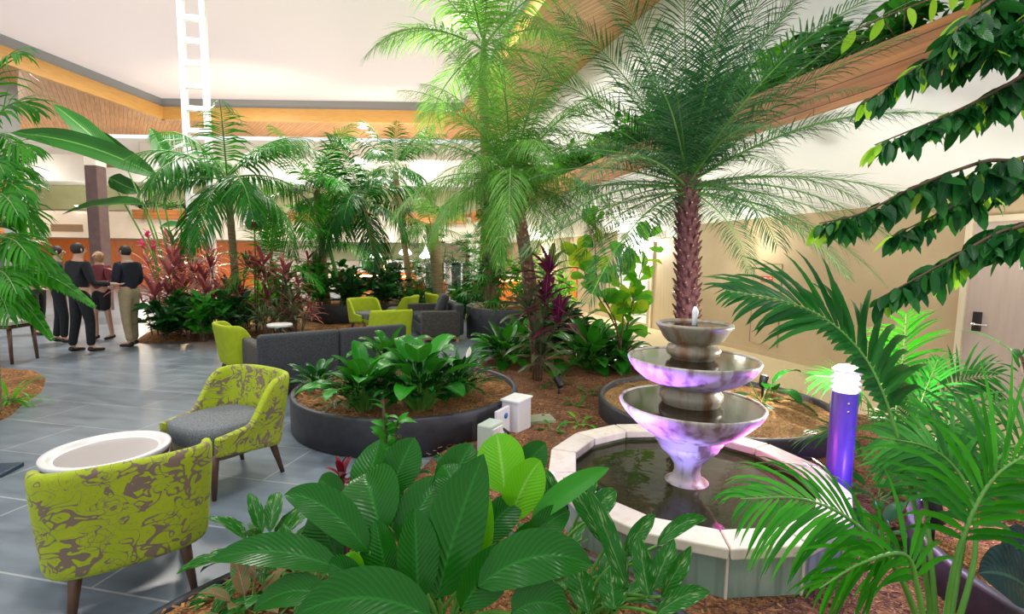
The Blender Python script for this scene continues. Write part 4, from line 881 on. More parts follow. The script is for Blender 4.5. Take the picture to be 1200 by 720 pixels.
def palm(label, base, top, r=(.08, .06), mats=('trunkg', 'kentia', 'stem'), n=12, L=1.6, elev=(80, 0), droop=(.6, 1.6), nl=30, ll=.4, lw=.03, bend=(0, 0, 0), name='palm', nvar=6, scars=0, studs=0, shaft=0, ring=.004, az0=0, azs=None, group=None, trunkname='trunk', Lj=.12, **kw):
    base, top = V(base), V(top); t = thing(name, label, 'palm', base, 0, group); tp_ = top - base
    mb = MB(); mid = tp_ * .5 + V(bend); c = trunk(mb, [V((0, 0, -.05)), mid, tp_], r[0], r[1], ring=ring)
    if scars:
        for i in range(scars):
            q, T = along(c, U(.02, .97)); a = U(0, 2 * PI); S = T.orthogonal().normalized(); D = (Quaternion(T, a) @ S); rr = r[0] + (r[1] - r[0]) * (q - c[0]).length / max(tp_.length, .01)
            blade(mb, q + D * rr * .96, (T * 1.1 + D * .35).normalized(), D, .05, .034, P_OV, 0, -.2, 3, 2, 1)
    if studs:
        for i in range(studs):
            x = i / studs; q, T = along(c, .1 + .9 * x); a = i * 2.39996; S = T.orthogonal().normalized(); D = (Quaternion(T, a) @ S); rr = r[0] + (r[1] - r[0]) * x
            mb.tube([q + D * rr * .85, q + D * (rr + .012) + T * .02, q + D * (rr + .04) + T * .06], [.020, .016, .005], 5, 0)
            blade(mb, q + D * (rr + .03) + T * .035, (D + T * .9).normalized(), T, .03, .02, P_OV, 0, 0, 2, 1, 1)
    mb.build(trunkname, [MT[mats[0]], MT['scar']], t)
    if shaft:
        mb = MB(); mb.tube([tp_ - V((0, 0, .05)), tp_ + V((0, 0, shaft * .5)), tp_ + V((0, 0, shaft))], [r[1] * 1.1, r[1] * .95, r[1] * .4], 12); mb.build('crownshaft', MT['shaft'], t); tp_ = tp_ + V((0, 0, shaft * .8))
    ms = []
    for v in range(nvar):
        f = v / max(1, nvar - 1); e = math.radians(elev[0] + (elev[1] - elev[0]) * f); d = droop[0] + (droop[1] - droop[0]) * f
        ms.append([frond_mesh('frond', [LF[mats[1]], MT[mats[2]]], L * U(1 - Lj, 1 + Lj), e, d, nl, ll, lw, **kw) for _ in range(2)])
    for i in range(n):
        f = i / max(1, n - 1); v = min(nvar - 1, int(f * nvar)); az = azs[i] if azs else az0 + i * 2.39996 + U(-.2, .2)
        inst(ms[v][i % 2], 'frond', t, tp_ + V((0, 0, -.16 * f * min(1, L))), (U(-.06, .06), U(-.06, .06), az), U(.88, 1.08))
    return t
def leafy(mb, p, az, th, pet, L, W, prof, droop=.9, fold=.25, ns=8, nx=4, pr=.006, out=.35, wave=0, mi=0, mp=1):
    """one petiole and its blade"""
    D = V((math.sin(th) * math.cos(az), math.sin(th) * math.sin(az), math.cos(th)))
    pts = droop_pts(p, D, pet, .12 + th * .5, 5); mb.tube(pts, [pr, pr * .9, pr * .85, pr * .8, pr * .7, pr * .6], 5, mp, False)
    T = (pts[-1] - pts[-2]).normalized(); H = V((math.cos(az), math.sin(az), 0)); T = (T + H * out).normalized()
    N = (Z * .8 - H * .55 + V((U(-.2, .2), U(-.2, .2), 0)))
    strip(mb, droop_pts(pts[-1], T, L, droop, ns), N, W, prof, fold, nx, mi, wave, U(0, 6))
def clump(label, p, n=18, L=.3, W=.10, pet=.25, th=(.1, .9), m='lily', name='peace_lily', cat='plant', prof=P_LILY, droop=.9, fold=.25, spread=.05, flowers=0, fine=0, hang=None, nx=4, ns=7, out=.35, wave=0, group=None, split=False, rz=0):
    t = thing(name, label, cat, p, rz, group); mb = MB(); mats = [LF[m], MT['stem']]
    for i in range(n):
        f = i / max(1, n - 1); az = i * 2.39996 + U(-.3, .3); a = th[0] + (th[1] - th[0]) * f ** .8 + U(-.08, .08); k = U(.78, 1.12)
        if split: mb = MB()
        leafy(mb, V((math.cos(az), math.sin(az), 0)) * spread * U(.3, 1), az, a, pet * U(.75, 1.1) * (1 - .25 * f), L * k, W * k, prof, droop * U(.7, 1.3), fold, ns, nx, wave=wave, out=out)
        if split: mb.build('leaf', mats, t)
    if not split: mb.build('foliage', mats, t)
    if fine:
        mb = MB()
        for i in range(fine):
            az = U(0, 2 * PI); leafy(mb, V((math.cos(az), math.sin(az), 0)) * spread * U(.4, 1.6), az, U(.05, .75), pet * U(.4, .85), L * U(.4, .6), W * U(.26, .4), P_LILY, .8, .3, 4, 2)
        mb.build('low_foliage', [LF['lilyd'], MT['stem']], t)
    for i in range(flowers):
        mb = MB(); az = U(-2.4, -.6); D = sph(az, U(1.1, 1.4)); h = pet + L * U(.5, .9); pts = droop_pts((0, 0, 0), D, h, .1, 5); mb.tube(pts, .004, 5, 1, False)
        blade(mb, pts[-1], D, V((math.cos(az), math.sin(az), .3)), .13, .06, P_LILY, .1, .4, 6, 4); mb.build('white_flower', [LF['spath'], MT['stem']], t)
    return t
def cordyline(label, p, heads, m='cordy', L=.45, W=.06, n=16, name='cordyline', group=None, droop=.9, m2=None, rz=0):
    """canes, each with a rosette of sword leaves; heads: (dx, dy, height)"""
    t = thing(name, label, 'plant', p, rz, group)
    for k, (dx, dy, h) in enumerate(heads):
        mb = MB(); pts = qbez(V((dx * .25, dy * .25, -.03)), V((dx * .4, dy * .4, h * .6)), V((dx, dy, h)), 6); mb.tube(pts, .012, 6); mb.build('cane', MT['stemb'], t)
        mb = MB()
        for i in range(n):
            f = i / n; az = i * 2.39996; el = 1.35 - 1.5 * f; D = sph(az + U(-.2, .2), el); kk = U(.75, 1.1) * (.75 + .3 * math.sin(PI * f))
            blade(mb, pts[-1] - Z * (.14 * f), D, Z - D * .4, L * kk, W * kk, P_CORD, droop * U(.6, 1.4), .3, 6, 2)
        mb.build('leaf_rosette', LF[m2 if m2 and k % 2 else m], t)
    return t
def bush_mesh(name, R, n, L, W, m, prof=P_OV, droop=.6, stems=7, flat=.5):
    """many small leaves set along arching twigs"""
    mb = MB()
    for s in range(stems):
        az = s * 2.39996 + U(-.3, .3); el = U(.35, 1.45); tip = V((math.cos(az) * math.cos(el) * R[0], math.sin(az) * math.cos(el) * R[1], R[2] * U(.6, 1.05) * (.35 + .65 * math.sin(el))))
        pts = qbez(V((U(-.05, .05), U(-.05, .05), -.03)), V((tip.x * .3, tip.y * .3, tip.z * .8)), tip, 6); mb.tube(pts, [.007] * 7, 4, 1, False)
        for i in range(n // stems):
            q, T = along(pts, U(.18, 1)); D = (sph(U(0, 2 * PI), U(-.3, .9)) + T * .5).normalized(); k = U(.65, 1.15)
            blade(mb, q, D, Z + V((U(-.7, .7), U(-1.0, .5), 0)), L * k, W * k, prof, droop, .25, 4, 2)
    return mb.mesh(name, [LF[m], MT['stemb']])
def bush(label, p, R=(.4, .4, .6), n=120, L=.13, W=.05, m='mid', name='shrub', group=None, **kw):
    o = bpy.data.objects.new(name, bush_mesh(name, R, n, L, W, m, **kw)); C.objects.link(o); o.location = p; return tag(o, label, 'plant', group)
def lady_palm(label, p, canes, fan=.28, m='kentiad', name='lady_palm', nseg=8, group=None, sw=.035, hz=None):
    """reed-like canes carrying fingered fan leaves; canes: (dx, dy, h)"""
    t = thing(name, label, 'palm', p, 0, group)
    for dx, dy, h in canes:
        mb = MB(); pts = qbez(V((dx * .3, dy * .3, -.03)), V((dx * .4, dy * .4, h * .5)), V((dx, dy, h)), 6); mb.tube(pts, .011, 6); mb.build('cane', MT['stemb'], t)
        mb = MB()
        for i in range(7):
            f = i / 6; q, _ = along(pts, 1 - .5 * f); az = i * 2.39996 + dx * 9; el = 1.1 - 1.0 * f; D = sph(az, el); pp = droop_pts(q, D, fan * .9, .5, 4); mb.tube(pp, .004, 4, 1, False)
            T = (pp[-1] - pp[-2]).normalized(); N = ortho(Z, T); S = T.cross(N)
            for k in range(nseg):
                a = (k / (nseg - 1) - .5) * 2.6; d = (T * math.cos(a) + S * math.sin(a)).normalized(); blade(mb, pp[-1], d, N, fan * (1 - .25 * abs(a) / 1.3) * U(.9, 1.1), sw, P_STRAP, .8 * U(.6, 1.3), .2, 4, 2)
        mb.build('fan_leaves', [LF[m], MT['stem']], t)
    return t
# ================================================================== plants: the big palms
palm('fine-leaved date palm with maroon trunk rising behind the fountain', (1.74, 4.78, .22), at(806, 205, 4.75), (.105, .085), ('trunkm', 'phoenix', 'stem'), n=56, L=2.0, elev=(66, -8), droop=(.6, .85), nl=72, ll=.38, lw=.017, name='date_palm', nvar=10, studs=170, ring=.006, vee=.35, ld=.7, t0=.10, ang=(62, 30), r0=.010)
palm('leaning date palm with pale-scarred brown trunk and feathery yellow-green crown', gr(633, 432, BZ), at(600, 205, 6.3), (.10, .075), ('trunkp', 'phoenixy', 'stem'), n=50, L=1.85, elev=(72, -6), droop=(1.1, 1.8), nl=64, ll=.42, lw=.017, name='date_palm', nvar=9, scars=260, bend=(.03, 0, 0), vee=.1, ld=1.3, t0=.08, ang=(60, 28), r0=.010)
palm('tallest palm with green crownshaft, its trunk wrapped in ivy', (-.42, 10.3, .60), at(566, 100, 10.2), (.17, .085), ('trunkg', 'tall', 'stem'), n=15, L=2.7, elev=(66, 0), droop=(.8, 1.5), nl=48, ll=.9, lw=.045, name='palm', nvar=5, shaft=1.0, vee=.1, ld=.9, ang=(65, 30), r0=.02, az0=2.6)
iv = MB()
for i in range(1100):
    x = U(0, 1); z = .85 + x * 2.6; a = U(0, 2 * PI); r_ = .16 + .10 * U(0, 1) * (.6 + x); D = V((math.cos(a), math.sin(a), 0))
    if z < 1.2 and random.random() < .75: continue
    blade(iv, V((-.42 + .0 * z, 10.3, z)) + D * r_, (D + V((0, 0, U(-1.2, .3)))).normalized(), D + Z * .4, U(.10, .16), U(.07, .11), P_OV, .4, .2, 3, 2)
tag(iv.build('ivy', LF['ivy']), 'ivy climbing the thick trunk of the tallest palm', 'ivy', kind='stuff')
palm('kentia palm with broad arching fronds in front of the white ladder', gr(268, 385, .08) + V((0, .4, 0)), at(266, 205, 10.0), (.085, .06), ('trunkg', 'kentia', 'stem'), n=17, L=2.1, elev=(52, -2), droop=(1.2, 2.2), nl=36, ll=.75, lw=.06, name='kentia_palm', nvar=5, vee=-.1, ld=1.3, ang=(62, 30), r0=.02, az0=.4)
palm('slim palm with tan ringed trunk left of the middle, bright new fronds', (-4.55, 12.1, .45), at(371, 222, 11.9), (.10, .075), ('trunkg', 'areca', 'stem'), n=14, L=1.75, elev=(66, -5), droop=(1.0, 2.0), nl=36, ll=.62, lw=.045, name='palm', nvar=5, vee=.1, ld=1.0, az0=1.1)
palm('young clumping palm arching low beside the slim tan trunk', (-3.95, 11.7, .45), at(384, 285, 11.6), (.05, .04), ('stem', 'areca', 'stem'), n=11, L=1.5, elev=(85, 20), droop=(.6, 1.6), nl=26, ll=.42, lw=.035, name='areca_palm', nvar=5, vee=.2, ld=.8, az0=.6)
palm('dark green kentia palm filling the middle behind the lime chairs', (-3.1, 12.5, .42), at(424, 235, 12.4), (.09, .07), ('trunkg', 'kentiad', 'stem'), n=20, L=2.1, elev=(60, -15), droop=(1.2, 2.3), nl=36, ll=.75, lw=.055, name='kentia_palm', nvar=5, vee=-.1, ld=1.3, az0=2.2)
palm('tall kentia palm farther back with its crown against the timber soffit', (-3.0, 15.0, 0), at(462, 195, 14.8), (.10, .08), ('trunkg', 'kentiad', 'stem'), n=14, L=1.8, elev=(65, -5), droop=(1.0, 2.0), nl=34, ll=.65, lw=.055, name='kentia_palm', nvar=5, vee=-.05, ld=1.1, az0=.2)
palm('palm with thick peeling brown trunk before the bar windows', (-1.95, 13.2, 0), at(505, 262, 13.0), (.13, .16), ('trunkg', 'tall', 'stem'), n=10, L=1.5, elev=(62, 5), droop=(1.0, 2.0), nl=28, ll=.5, lw=.04, name='palm', nvar=5, vee=0, ld=1.2, az0=.1, bend=(.05, 0, 0))
palm('small feathery palm standing among bronze cordylines in front of the slim tan trunk', gr(318, 385, .1) + V((0, .6, 0)), at(318, 305, 10.0), (.05, .04), ('stem', 'areca', 'stem'), n=10, L=1.2, elev=(80, 10), droop=(.6, 1.5), nl=26, ll=.4, lw=.035, name='areca_palm', nvar=4, vee=.2, ld=.7, az0=1.7)

# giant strelitzia at the left: long-stalked paddles
sb = gr(192, 380, .08) + V((0, .5, 0)); sy = sb.y
t = thing('giant_strelitzia', 'giant strelitzia with big paddle leaves on long stalks above the standing group', 'plant', sb)
for (bx, by, tx, ty, w_, nrm, sag, dy) in ((150, 200, 62, 122, .44, (.5, -.8, .4), .12, -.2), (186, 208, 12, 156, .50, (.1, -1, .35), .42, -.5), (172, 205, 95, 148, .42, (-.3, -.9, .3), .1, .3), (170, 240, 72, 252, .50, (0, -.5, .9), .22, -.3),
                                      (128, 208, 165, 225, .40, (.2, -.9, .2), -.05, .2), (232, 262, 212, 300, .30, (.3, -.9, .1), .05, .4), (188, 265, 232, 268, .26, (0, -.6, .8), .08, .1), (210, 215, 176, 150, .40, (.2, -.9, .2), .05, .5)):
    a, b = at(bx, by, sy + dy * .3), at(tx, ty, sy + dy); mid = (a + b) / 2 + V((0, 0, sag)); mb = MB()
    pts = qbez(a, mid, b, 14); strip(mb, [q - sb for q in pts], V(nrm), w_, P_PAD, .28, 4, 0, .06)
    st = qbez(V((U(-.12, .12), U(-.1, .1), 0)), (a - sb) * .55 + V((.12, 0, .1)), a - sb, 8); mb.tube(st, [.03 - .0022 * i for i in range(9)], 6, 1, False)
    mb.build('leaf', [LF['strel'], MT['stem']], t)

# fishtail palm spilling in from the left edge
fb = V((-5.05, 4.7, .05)); t = thing('fishtail_palm', 'lush bright fishtail palm spilling in from the left edge', 'palm', fb)
mb = MB(); trunk(mb, [V((0, 0, -.05)), V((.05, 0, 1.2)), V((0, .05, 2.6))], .07, .05); mb.build('trunk', MT['trunkg'], t)
random.seed(21)
for (px, py, dY, z0, sag) in ((26, 62, -.5, 2.5, .3), (46, 132, .1, 2.4, .35), (44, 182, -.3, 2.1, .3), (46, 214, .3, 2.0, .35), (36, 240, -.6, 1.9, .3), (46, 272, .1, 1.8, .3), (60, 292, .5, 1.7, .3), (58, 322, -.4, 1.5, .28), (36, 304, -.8, 1.5, .2), (20, 345, -.9, 1.2, .2), (22, 254, -.9, 1.8, .3), (6, 205, -.5, 2.0, .3), (12, 375, -.7, 1.0, .25), (30, 362, -.2, 1.1, .25)):
    e = at(px, py, fb.y + dY) - fb; s_ = V((0, .02, z0 - .1)); pts = qbez(s_, (s_ + e) / 2 + V((0, 0, sag + .25)), e, 14); mb = MB()
    feather(mb, pts, Z - V((0, .5, 0)), 18, .36, .05, .012, .22, (60, 18), .05, 1.2, 4, .2); mb.build('frond', [LF['fern'], MT['stem']], t)
for k in range(9):      # fronds on the far side, outside the frame
    s_ = V((0, .02, 1.1 + .17 * k)); az = PI + (k * 1.1) % 2.2 - 1.1; e = s_ + sph(az, .1) * U(.9, 1.2); mb = MB()
    feather(mb, qbez(s_, (s_ + e) / 2 + V((0, 0, .5)), e, 12), Z - V((0, .5, 0)), 18, .36, .05, .012, .22, (60, 18), .05, 1.2, 4, .2); mb.build('frond', [LF['fern'], MT['stem']], t)
for (px, py, dY, z0, w_) in ((112, 361, -.2, 1.35, .34), (84, 332, .1, 1.5, .30), (62, 400, -.3, 1.15, .26)):      # broad pleated fronds
    e = at(px, py, fb.y + dY) - fb; s_ = V((0, .02, z0)); pts = qbez(s_, (s_ + e) / 2 + V((0, 0, .35)), e, 16); mb = MB()
    feather(mb, pts, Z - V((0, .6, 0)), 26, .2, .075, .010, .3, (58, 22), -.15, 1.1, 4, .08, lp=lambda x: (1 - x) ** .55); mb.build('frond', [LF['fern'], MT['stem']], t)
clump('low strap-leaved clump on the bark bed at the left edge', gr(12, 470, .06), 22, .34, .035, .05, (.2, 1.25), 'bright', 'strap_lily', prof=P_STRAP, droop=1.6, nx=2, out=.1)

# ------------------------------------------------------------------ round planter of peace lilies
random.seed(5)
def onA(px, py): return gr(px, py, .30)
clump('small dark peace lily at the left of the low round planter', onA(372, 455), 18, .22, .085, .15, (.1, .8), 'lilyd', fine=40)
clump('second peace lily from the left in the low round planter', onA(427, 480), 20, .32, .16, .36, (.05, .68), 'lilya', fine=130, spread=.05, droop=1.2)
clump('broadest-leaved peace lily in the middle of the low round planter', onA(492, 478), 20, .36, .21, .42, (.05, .66), 'lilya', fine=150, spread=.06, droop=1.2)
clump('fine-leaved peace lily with a white flower at the right of the low round planter', onA(535, 462), 60, .27, .06, .26, (.05, .85), 'lilyd', flowers=1, fine=110, spread=.08)
clump('peace lily standing behind the broadest-leaved one in the low round planter', onA(455, 442), 16, .30, .15, .40, (.05, .6), 'lilya', fine=40, droop=1.2)
clump('pinkish low plant drooping at the front left of the low round planter', onA(392, 474), 10, .17, .07, .07, (.5, 1.3), 'agla2', 'caladium')
mb = MB(); blade(mb, V((0, 0, .03)), V((.9, -.3, .45)), Z, .26, .11, P_LILY, .9, .3, 8, 4, wave=.2); tag(mb.build('fallen_leaf', LF['yellow'], loc=onA(500, 460) + V((0, 0, .05))), 'yellowed leaf lying on bark in the low round planter', 'leaf')

# ------------------------------------------------------------------ right bed
random.seed(11)
def onM(px, py): return gr(px, py, BZ)
p = onM(640, 436)
cordyline('purple cordyline with upright sword leaves around the leaning palm', p + V((-.16, -.42, 0)), ((.14, -.05, 1.40), (-.12, -.05, .95), (.26, -.1, .80), (-.02, -.16, .58), (.10, -.1, 1.05), (.05, -.2, .35)), 'cordyp', .50, .105, 15, m2='cordyg')
for px, py, n, s, lab in ((592, 425, 18, 1.0, 'leafy peace lily left of the leaning palm trunk'), (612, 410, 16, .9, 'peace lily just behind the leaning palm at left'), (690, 432, 20, 1.1, 'leafy peace lily right of the purple cordyline'), (722, 428, 18, 1.05, 'peace lily at the foot of the fiddle-leaf fig'), (668, 408, 16, .95, 'bright peace lily behind the purple cordyline'), (700, 412, 14, .9, 'peace lily close to the corridor carpet')):
    clump(lab, onM(px, py), n + 20, .38 * s, .18 * s, .36 * s, (.08, 1.0), 'mid', fine=90, spread=.09)
# fiddle-leaf fig
p = onM(727, 432); t = thing('fiddle_leaf_fig', 'young fiddle-leaf fig with large rounded leaves before the bright sconce', 'plant', p); py_ = p.y
random.seed(4)
for tips in (((722, 380), (700, 330), (698, 255)), ((730, 380), (728, 330), (727, 300)), ((735, 385), (748, 330), (762, 275)), ((722, 385), (690, 330), (676, 292)), ((732, 395), (740, 360), (742, 345))):
    pts = catmull([V((U(-.04, .04), U(-.04, .04), -.02))] + [at(x, y, py_ + (U(-.1, .1))) - p for x, y in tips], 7); mb = MB(); mb.tube(pts, [.014 - .008 * i / (len(pts) - 1) for i in range(len(pts))], 6); mb.build('stem', MT['stemb'], t)
    mb = MB(); nl = 20
    for i in range(nl):
        x = .42 + .58 * i / (nl - 1); q, T = along(pts, x); az = i * 2.39996 + U(-.3, .3); D = (sph(az, .25) + T * (.25 + .9 * (x > .93))).normalized(); k = U(.75, 1.1) * (.7 if x > .95 else 1)
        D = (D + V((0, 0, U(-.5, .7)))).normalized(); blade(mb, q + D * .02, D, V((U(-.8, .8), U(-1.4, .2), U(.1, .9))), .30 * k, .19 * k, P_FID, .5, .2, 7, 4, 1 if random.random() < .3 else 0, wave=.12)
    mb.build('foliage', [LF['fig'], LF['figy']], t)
for px, py, lab in ((690, 462, 'seedling on mulch right of the dark ground spotlight'), (676, 475, 'sprawling seedling in the mulch above the fountain coping'), (612, 470, 'seedling on mulch behind the white cabinet'), (680, 497, 'tiny bright seedling beside the fountain coping'), (648, 505, 'seedling between the utility lid and the fountain')):
    clump(lab, onM(px, py), 9, .10, .05, .05, (.4, 1.3), 'bright' if 'bright' in lab else 'mid', 'seedling', droop=.5, nx=2, ns=4)
clump('striped strap plant behind the dark ground spotlight', onM(652, 452), 9, .30, .05, .05, (.1, .8), 'agla', 'spider_plant', prof=P_STRAP, nx=2)
# rear planter behind the fountain
def onB(px, py): return gr(px, py, .25)
clump('broad-leaved plant in the planter behind the fountain, one big hanging leaf', onB(893, 470), 9, .36, .16, .2, (.3, 1.3), 'lily', 'bird_of_paradise', droop=1.2)
clump('low leafy plant at the left inside the planter behind the fountain', onB(758, 468), 8, .18, .07, .08, (.4, 1.2), 'lilyd', 'seedling')
clump('small light green plant beside the bollard foot', onM(952, 560), 10, .14, .06, .06, (.3, 1.2), 'bright', 'seedling')
clump('light green seedling on the mulch right of the bollard', onM(1028, 585), 12, .15, .08, .08, (.3, 1.2), 'mid', 'seedling')
clump('dark leafy seedling beside the right planter rim', onM(1030, 628), 12, .16, .08, .07, (.3, 1.2), 'dark', 'seedling')

# ------------------------------------------------------------------ background shrubs
random.seed(31)
def hs(k, h0, h1, r=.25): return [(U(-r, r), U(-r, r), U(h0, h1)) for _ in range(k)]
cl = ['behind the man in khaki', 'bushiest of the row, beside the standing group', 'under the strelitzia stalks', 'in front of the white ladder foot', 'below the warm high lamp', 'right of the white ladder', 'below the kentia trunk', 'by the low warm spotlight', 'at the right end of the row', 'tallest, with pinkish upper leaves', 'in front of the slim tan trunk', 'lowest of the row near the lime chair']
ps = [(186, 392, 1.5), (205, 380, 1.7), (196, 370, 1.95), (225, 375, 1.8), (212, 388, 1.45), (245, 378, 1.75), (262, 383, 1.6), (278, 388, 1.35), (300, 390, 1.4), (232, 365, 2.05), (325, 392, 1.5), (255, 394, 1.0)]
for (px, py, h), c in zip(ps, cl):
    q = gr(px, py, .1); cordyline(f'bronze-red cordyline {c}', q, hs(4, h * .45, h, .3), 'cordy', .5, .085, 14, m2='cordyg' if px in (225, 278, 325) else None)
ps2 = [(195, 397, 'dark green low shrub nearest the man in khaki', 'dark'), (222, 396, 'glossy low shrub at the front of the bronze bed', 'dark'), (240, 399, 'front low shrub by the paving below the bronze cordylines', 'mid'), (290, 385, 'bright low shrub lit by the warm low spotlight', 'bright'), (210, 393, 'leafy low shrub under the bronze cordylines', 'mid'), (272, 396, 'dark low shrub left of the single lime chair', 'dark')]
for px, py, lab, m in ps2: bush(lab, gr(px, py, .1), (.55, .45, .8), 190, .26, .09, m, stems=12)
for px, py, h, lab, m in ((330, 395, .8, 'dull green low cordyline behind the sofa', 'cordyg'), (350, 393, .65, 'bronze low cordyline behind the sofa near the charcoal planter', 'cordy'), (345, 388, 1.0, 'reddish cordyline left of the tall charcoal planter', 'cordy'), (312, 398, .55, 'narrow-leaved low cordyline behind the sofa arm', 'cordyg')):
    cordyline(lab, gr(px, py, .1), hs(4, h * .5, h, .25), m, .38, .05, 14)
# pink flower spike near the standing group
p = gr(165, 392, .1) + V((0, .5, 0)); t = thing('ginger_plant', 'tall stem with pink flower heads above the man in khaki', 'plant', p)
for (px, py) in ((167, 288), (173, 276), (180, 290)):
    q = at(px, py, p.y) - p; mb = MB(); mb.tube(qbez(V((0, 0, -.02)), V((.1, 0, q.z * .6)), q, 6), .012, 6); mb.build('stem', MT['stem'], t)
    mb = MB()
    for i in range(16): blade(mb, q + Z * U(-.06, .06), sph(i * 2.4, U(-.3, 1.2)), Z, .13, .06, P_OV, .3, .3, 3, 2)
    mb.build('flower_head', LF['pink'], t)
# shrubs in and around the tall charcoal planter
for x, y, R, m, lab in ((-4.5, 11.5, (.5, .45, .95), 'mid', 'fresh green shrub at the left front of the tall charcoal planter'), (-3.7, 11.45, (.5, .45, .9), 'dark', 'dark shrub at the front of the tall charcoal planter'), (-3.1, 11.9, (.5, .5, .95), 'dark', 'dark shrub at the right front of the tall charcoal planter'), (-4.3, 12.6, (.5, .5, 1.1), 'mid', 'green shrub behind the slim tan trunk'), (-3.3, 12.9, (.6, .5, 1.1), 'dark', 'dark shrub at the back of the tall charcoal planter'), (-4.85, 12.0, (.45, .45, 1.2), 'mid', 'tall green shrub at the left of the charcoal planter')):
    bush(lab, (x, y, .45), R, 260, .27, .10, m, stems=14)
for px, py, h, lab in ((352, 300, .0, 'dark red cordyline head above the green shrubs'), (392, 330, 0, 'red-tinged cordyline in the dark shrubs of the charcoal planter')):
    q = at(px, py, 11.2); cordyline(lab, (q.x, q.y + .4, .45), ((0, 0, q.z - .5), (.2, .1, q.z - .8)), 'cordy', .4, .075, 13)
# dark lady palms before the bar
for x, y, h, lab in ((-2.2, 14.2, 2.0, 'dark lady palm left of the brown palm trunk'), (-1.45, 14.0, 2.0, 'dark lady palm right of the brown palm trunk'), (-3.6, 14.8, 1.6, 'low lady palm in front of the orange bar'), (-2.9, 15.8, 1.5, 'lady palm half hiding the orange bar front'), (-.75, 12.6, 1.8, 'lady palm just left of the ivy-clad trunk')):
    lady_palm(lab, (x, y, 0), hs(7, h * .5, h, .5), .42)
for a, lab in ((3.4, 'bright strap-leaved plant at the left rim of the ivy trunk planter'), (4.3, 'strap-leaved plant at the front of the ivy trunk planter'), (5.2, 'strap-leaved plant at the right front of the ivy trunk planter'), (5.9, 'strap-leaved plant at the right rim of the ivy trunk planter')):
    clump(lab, (PE[0] + .72 * math.cos(a), PE[1] + .72 * math.sin(a), .6), 18, .42, .05, .1, (.1, 1.2), 'mid', 'strap_lily', prof=P_STRAP, nx=2, droop=1.3)
lady_palm('bright lady palm in the planter of the ivy-clad trunk', (PE[0] - .55, PE[1] - .3, .6), hs(6, .5, 1.3, .3), .36, 'mid')
lady_palm('lady palm on the right side of the ivy-clad trunk', (PE[0] + .45, PE[1] + .2, .6), hs(6, .4, 1.1, .3), .36, 'mid')
for x, y, R, lab, m in ((.55, 9.0, (.5, .5, .9), 'green shrub at the foot of the tall ivy planter on its right', 'mid'), (.95, 8.4, (.5, .5, .75), 'leafy shrub behind the leaning palm trunk', 'dark'), (1.1, 12.3, (.6, .5, 1.7), 'bright tall shrub before the lit corridor end', 'bright'), (.3, 12.8, (.6, .5, 1.8), 'yellow-green shrub between the ivy trunk and the leaning palm', 'bright')):
    bush(lab, (x, y, BZ if y < 9.2 else 0), R, 260, .26, .085, m, stems=14)
for x, y, R, m, lab in ((-3.35, 13.9, (.6, .5, 1.1), 'dark', 'dark shrub left of the small olive-lime armchair'), (-2.5, 13.0, (.6, .5, .95), 'mid', 'low green shrub behind the small olive-lime armchair'), (-1.3, 13.1, (.6, .5, 1.0), 'mid', 'low green shrub behind the far sofa'), (-.95, 14.2, (.6, .5, 1.3), 'dark', 'dark shrub between the brown palm trunk and the ivy trunk')):
    bush(lab, (x, y, 0), R, 260, .27, .09, m, stems=14)
for px, py, R, m, lab in ((338, 386, (.5, .45, 1.0), 'mid', 'green shrub between the reddish cordylines and the charcoal planter'), (308, 380, (.5, .45, 1.05), 'bright', 'bright green shrub right of the warm low spotlight'), (322, 372, (.5, .5, 1.3), 'mid', 'taller green shrub behind the small feathery palm')):
    bush(lab, gr(px, py, .1), R, 240, .26, .085, m, stems=13)
# blue flowers hanging between the kentia and the slim palm
p = at(298, 262, 11.0); t = thing('flower_stand', 'bowl of blue flowers on a slim stand between two background palms', 'flower stand', p)
mb = MB(); mb.lathe([(.001, -.16), (.14, -.14), (.2, .02), (.19, .03), (.001, 0)], 20); mb.build('basket_bowl', MT['stemb'], t)
mb = MB()
for i in range(140): D = sph(U(0, 2 * PI), U(-.2, 1.4)); blade(mb, D * U(.08, .2) + Z * .03, D, Z, .09, .07, P_OV, .2, .2, 3, 2)
mb.build('flowers', LF['blue'], t)
mb = MB(); mb.tube([(0, 0, -.15), (0, 0, .05 - p.z)], .014, 8); mb.build('stand', MT['stemb'], t)

# ------------------------------------------------------------------ planted balconies
random.seed(17)
vm = [bush_mesh('trailing_plant', (.6, .42, .62), 340, .16, .07, 'bright', stems=20) , bush_mesh('trailing_plant', (.62, .4, .5), 340, .15, .065, 'mid', stems=20), bush_mesh('trailing_plant', (.58, .42, .72), 320, .17, .075, 'mid', stems=18)]  # brighter leaf colour of one variant stands in for light from above
for i in range(22):
    s = .6 + i * .8; o = bpy.data.objects.new('trailing_plant', vm[i % 3]); C.objects.link(o); o.location = wp(s, NF + .27 + U(-.03, .03), 3.66); o.rotation_euler = (0, 0, U(0, 6)); o.scale = (U(1.1, 1.35),) * 3
    tag(o, 'leafy green plant growing out of the cedar balcony planter', 'plant', 'green plants in the cedar balcony planter')
t = thing('trailing_fig', 'sprig of pale yellow-green leaves hanging over the cedar planter edge', 'plant', wp(2.75, NF + .22, 3.66))
b0 = wp(2.75, NF + .22, 3.66)
mb = MB(); pts = qbez(V((0, 0, 0)), V((-.08, 0, .42)), at(1002, 35, 3.9) - b0, 8); mb.tube(pts, .006, 5, 1, False)
for i in range(9): q, T = along(pts, .35 + .65 * i / 8); blade(mb, q, (V((U(-.5, .5), U(-.5, .5), -.9))).normalized(), V((0, -1, .3)), .17, .075, P_OV, .2, .25, 5, 2)
mb.build('foliage', [LF['ficusy'], MT['stemb']], t)
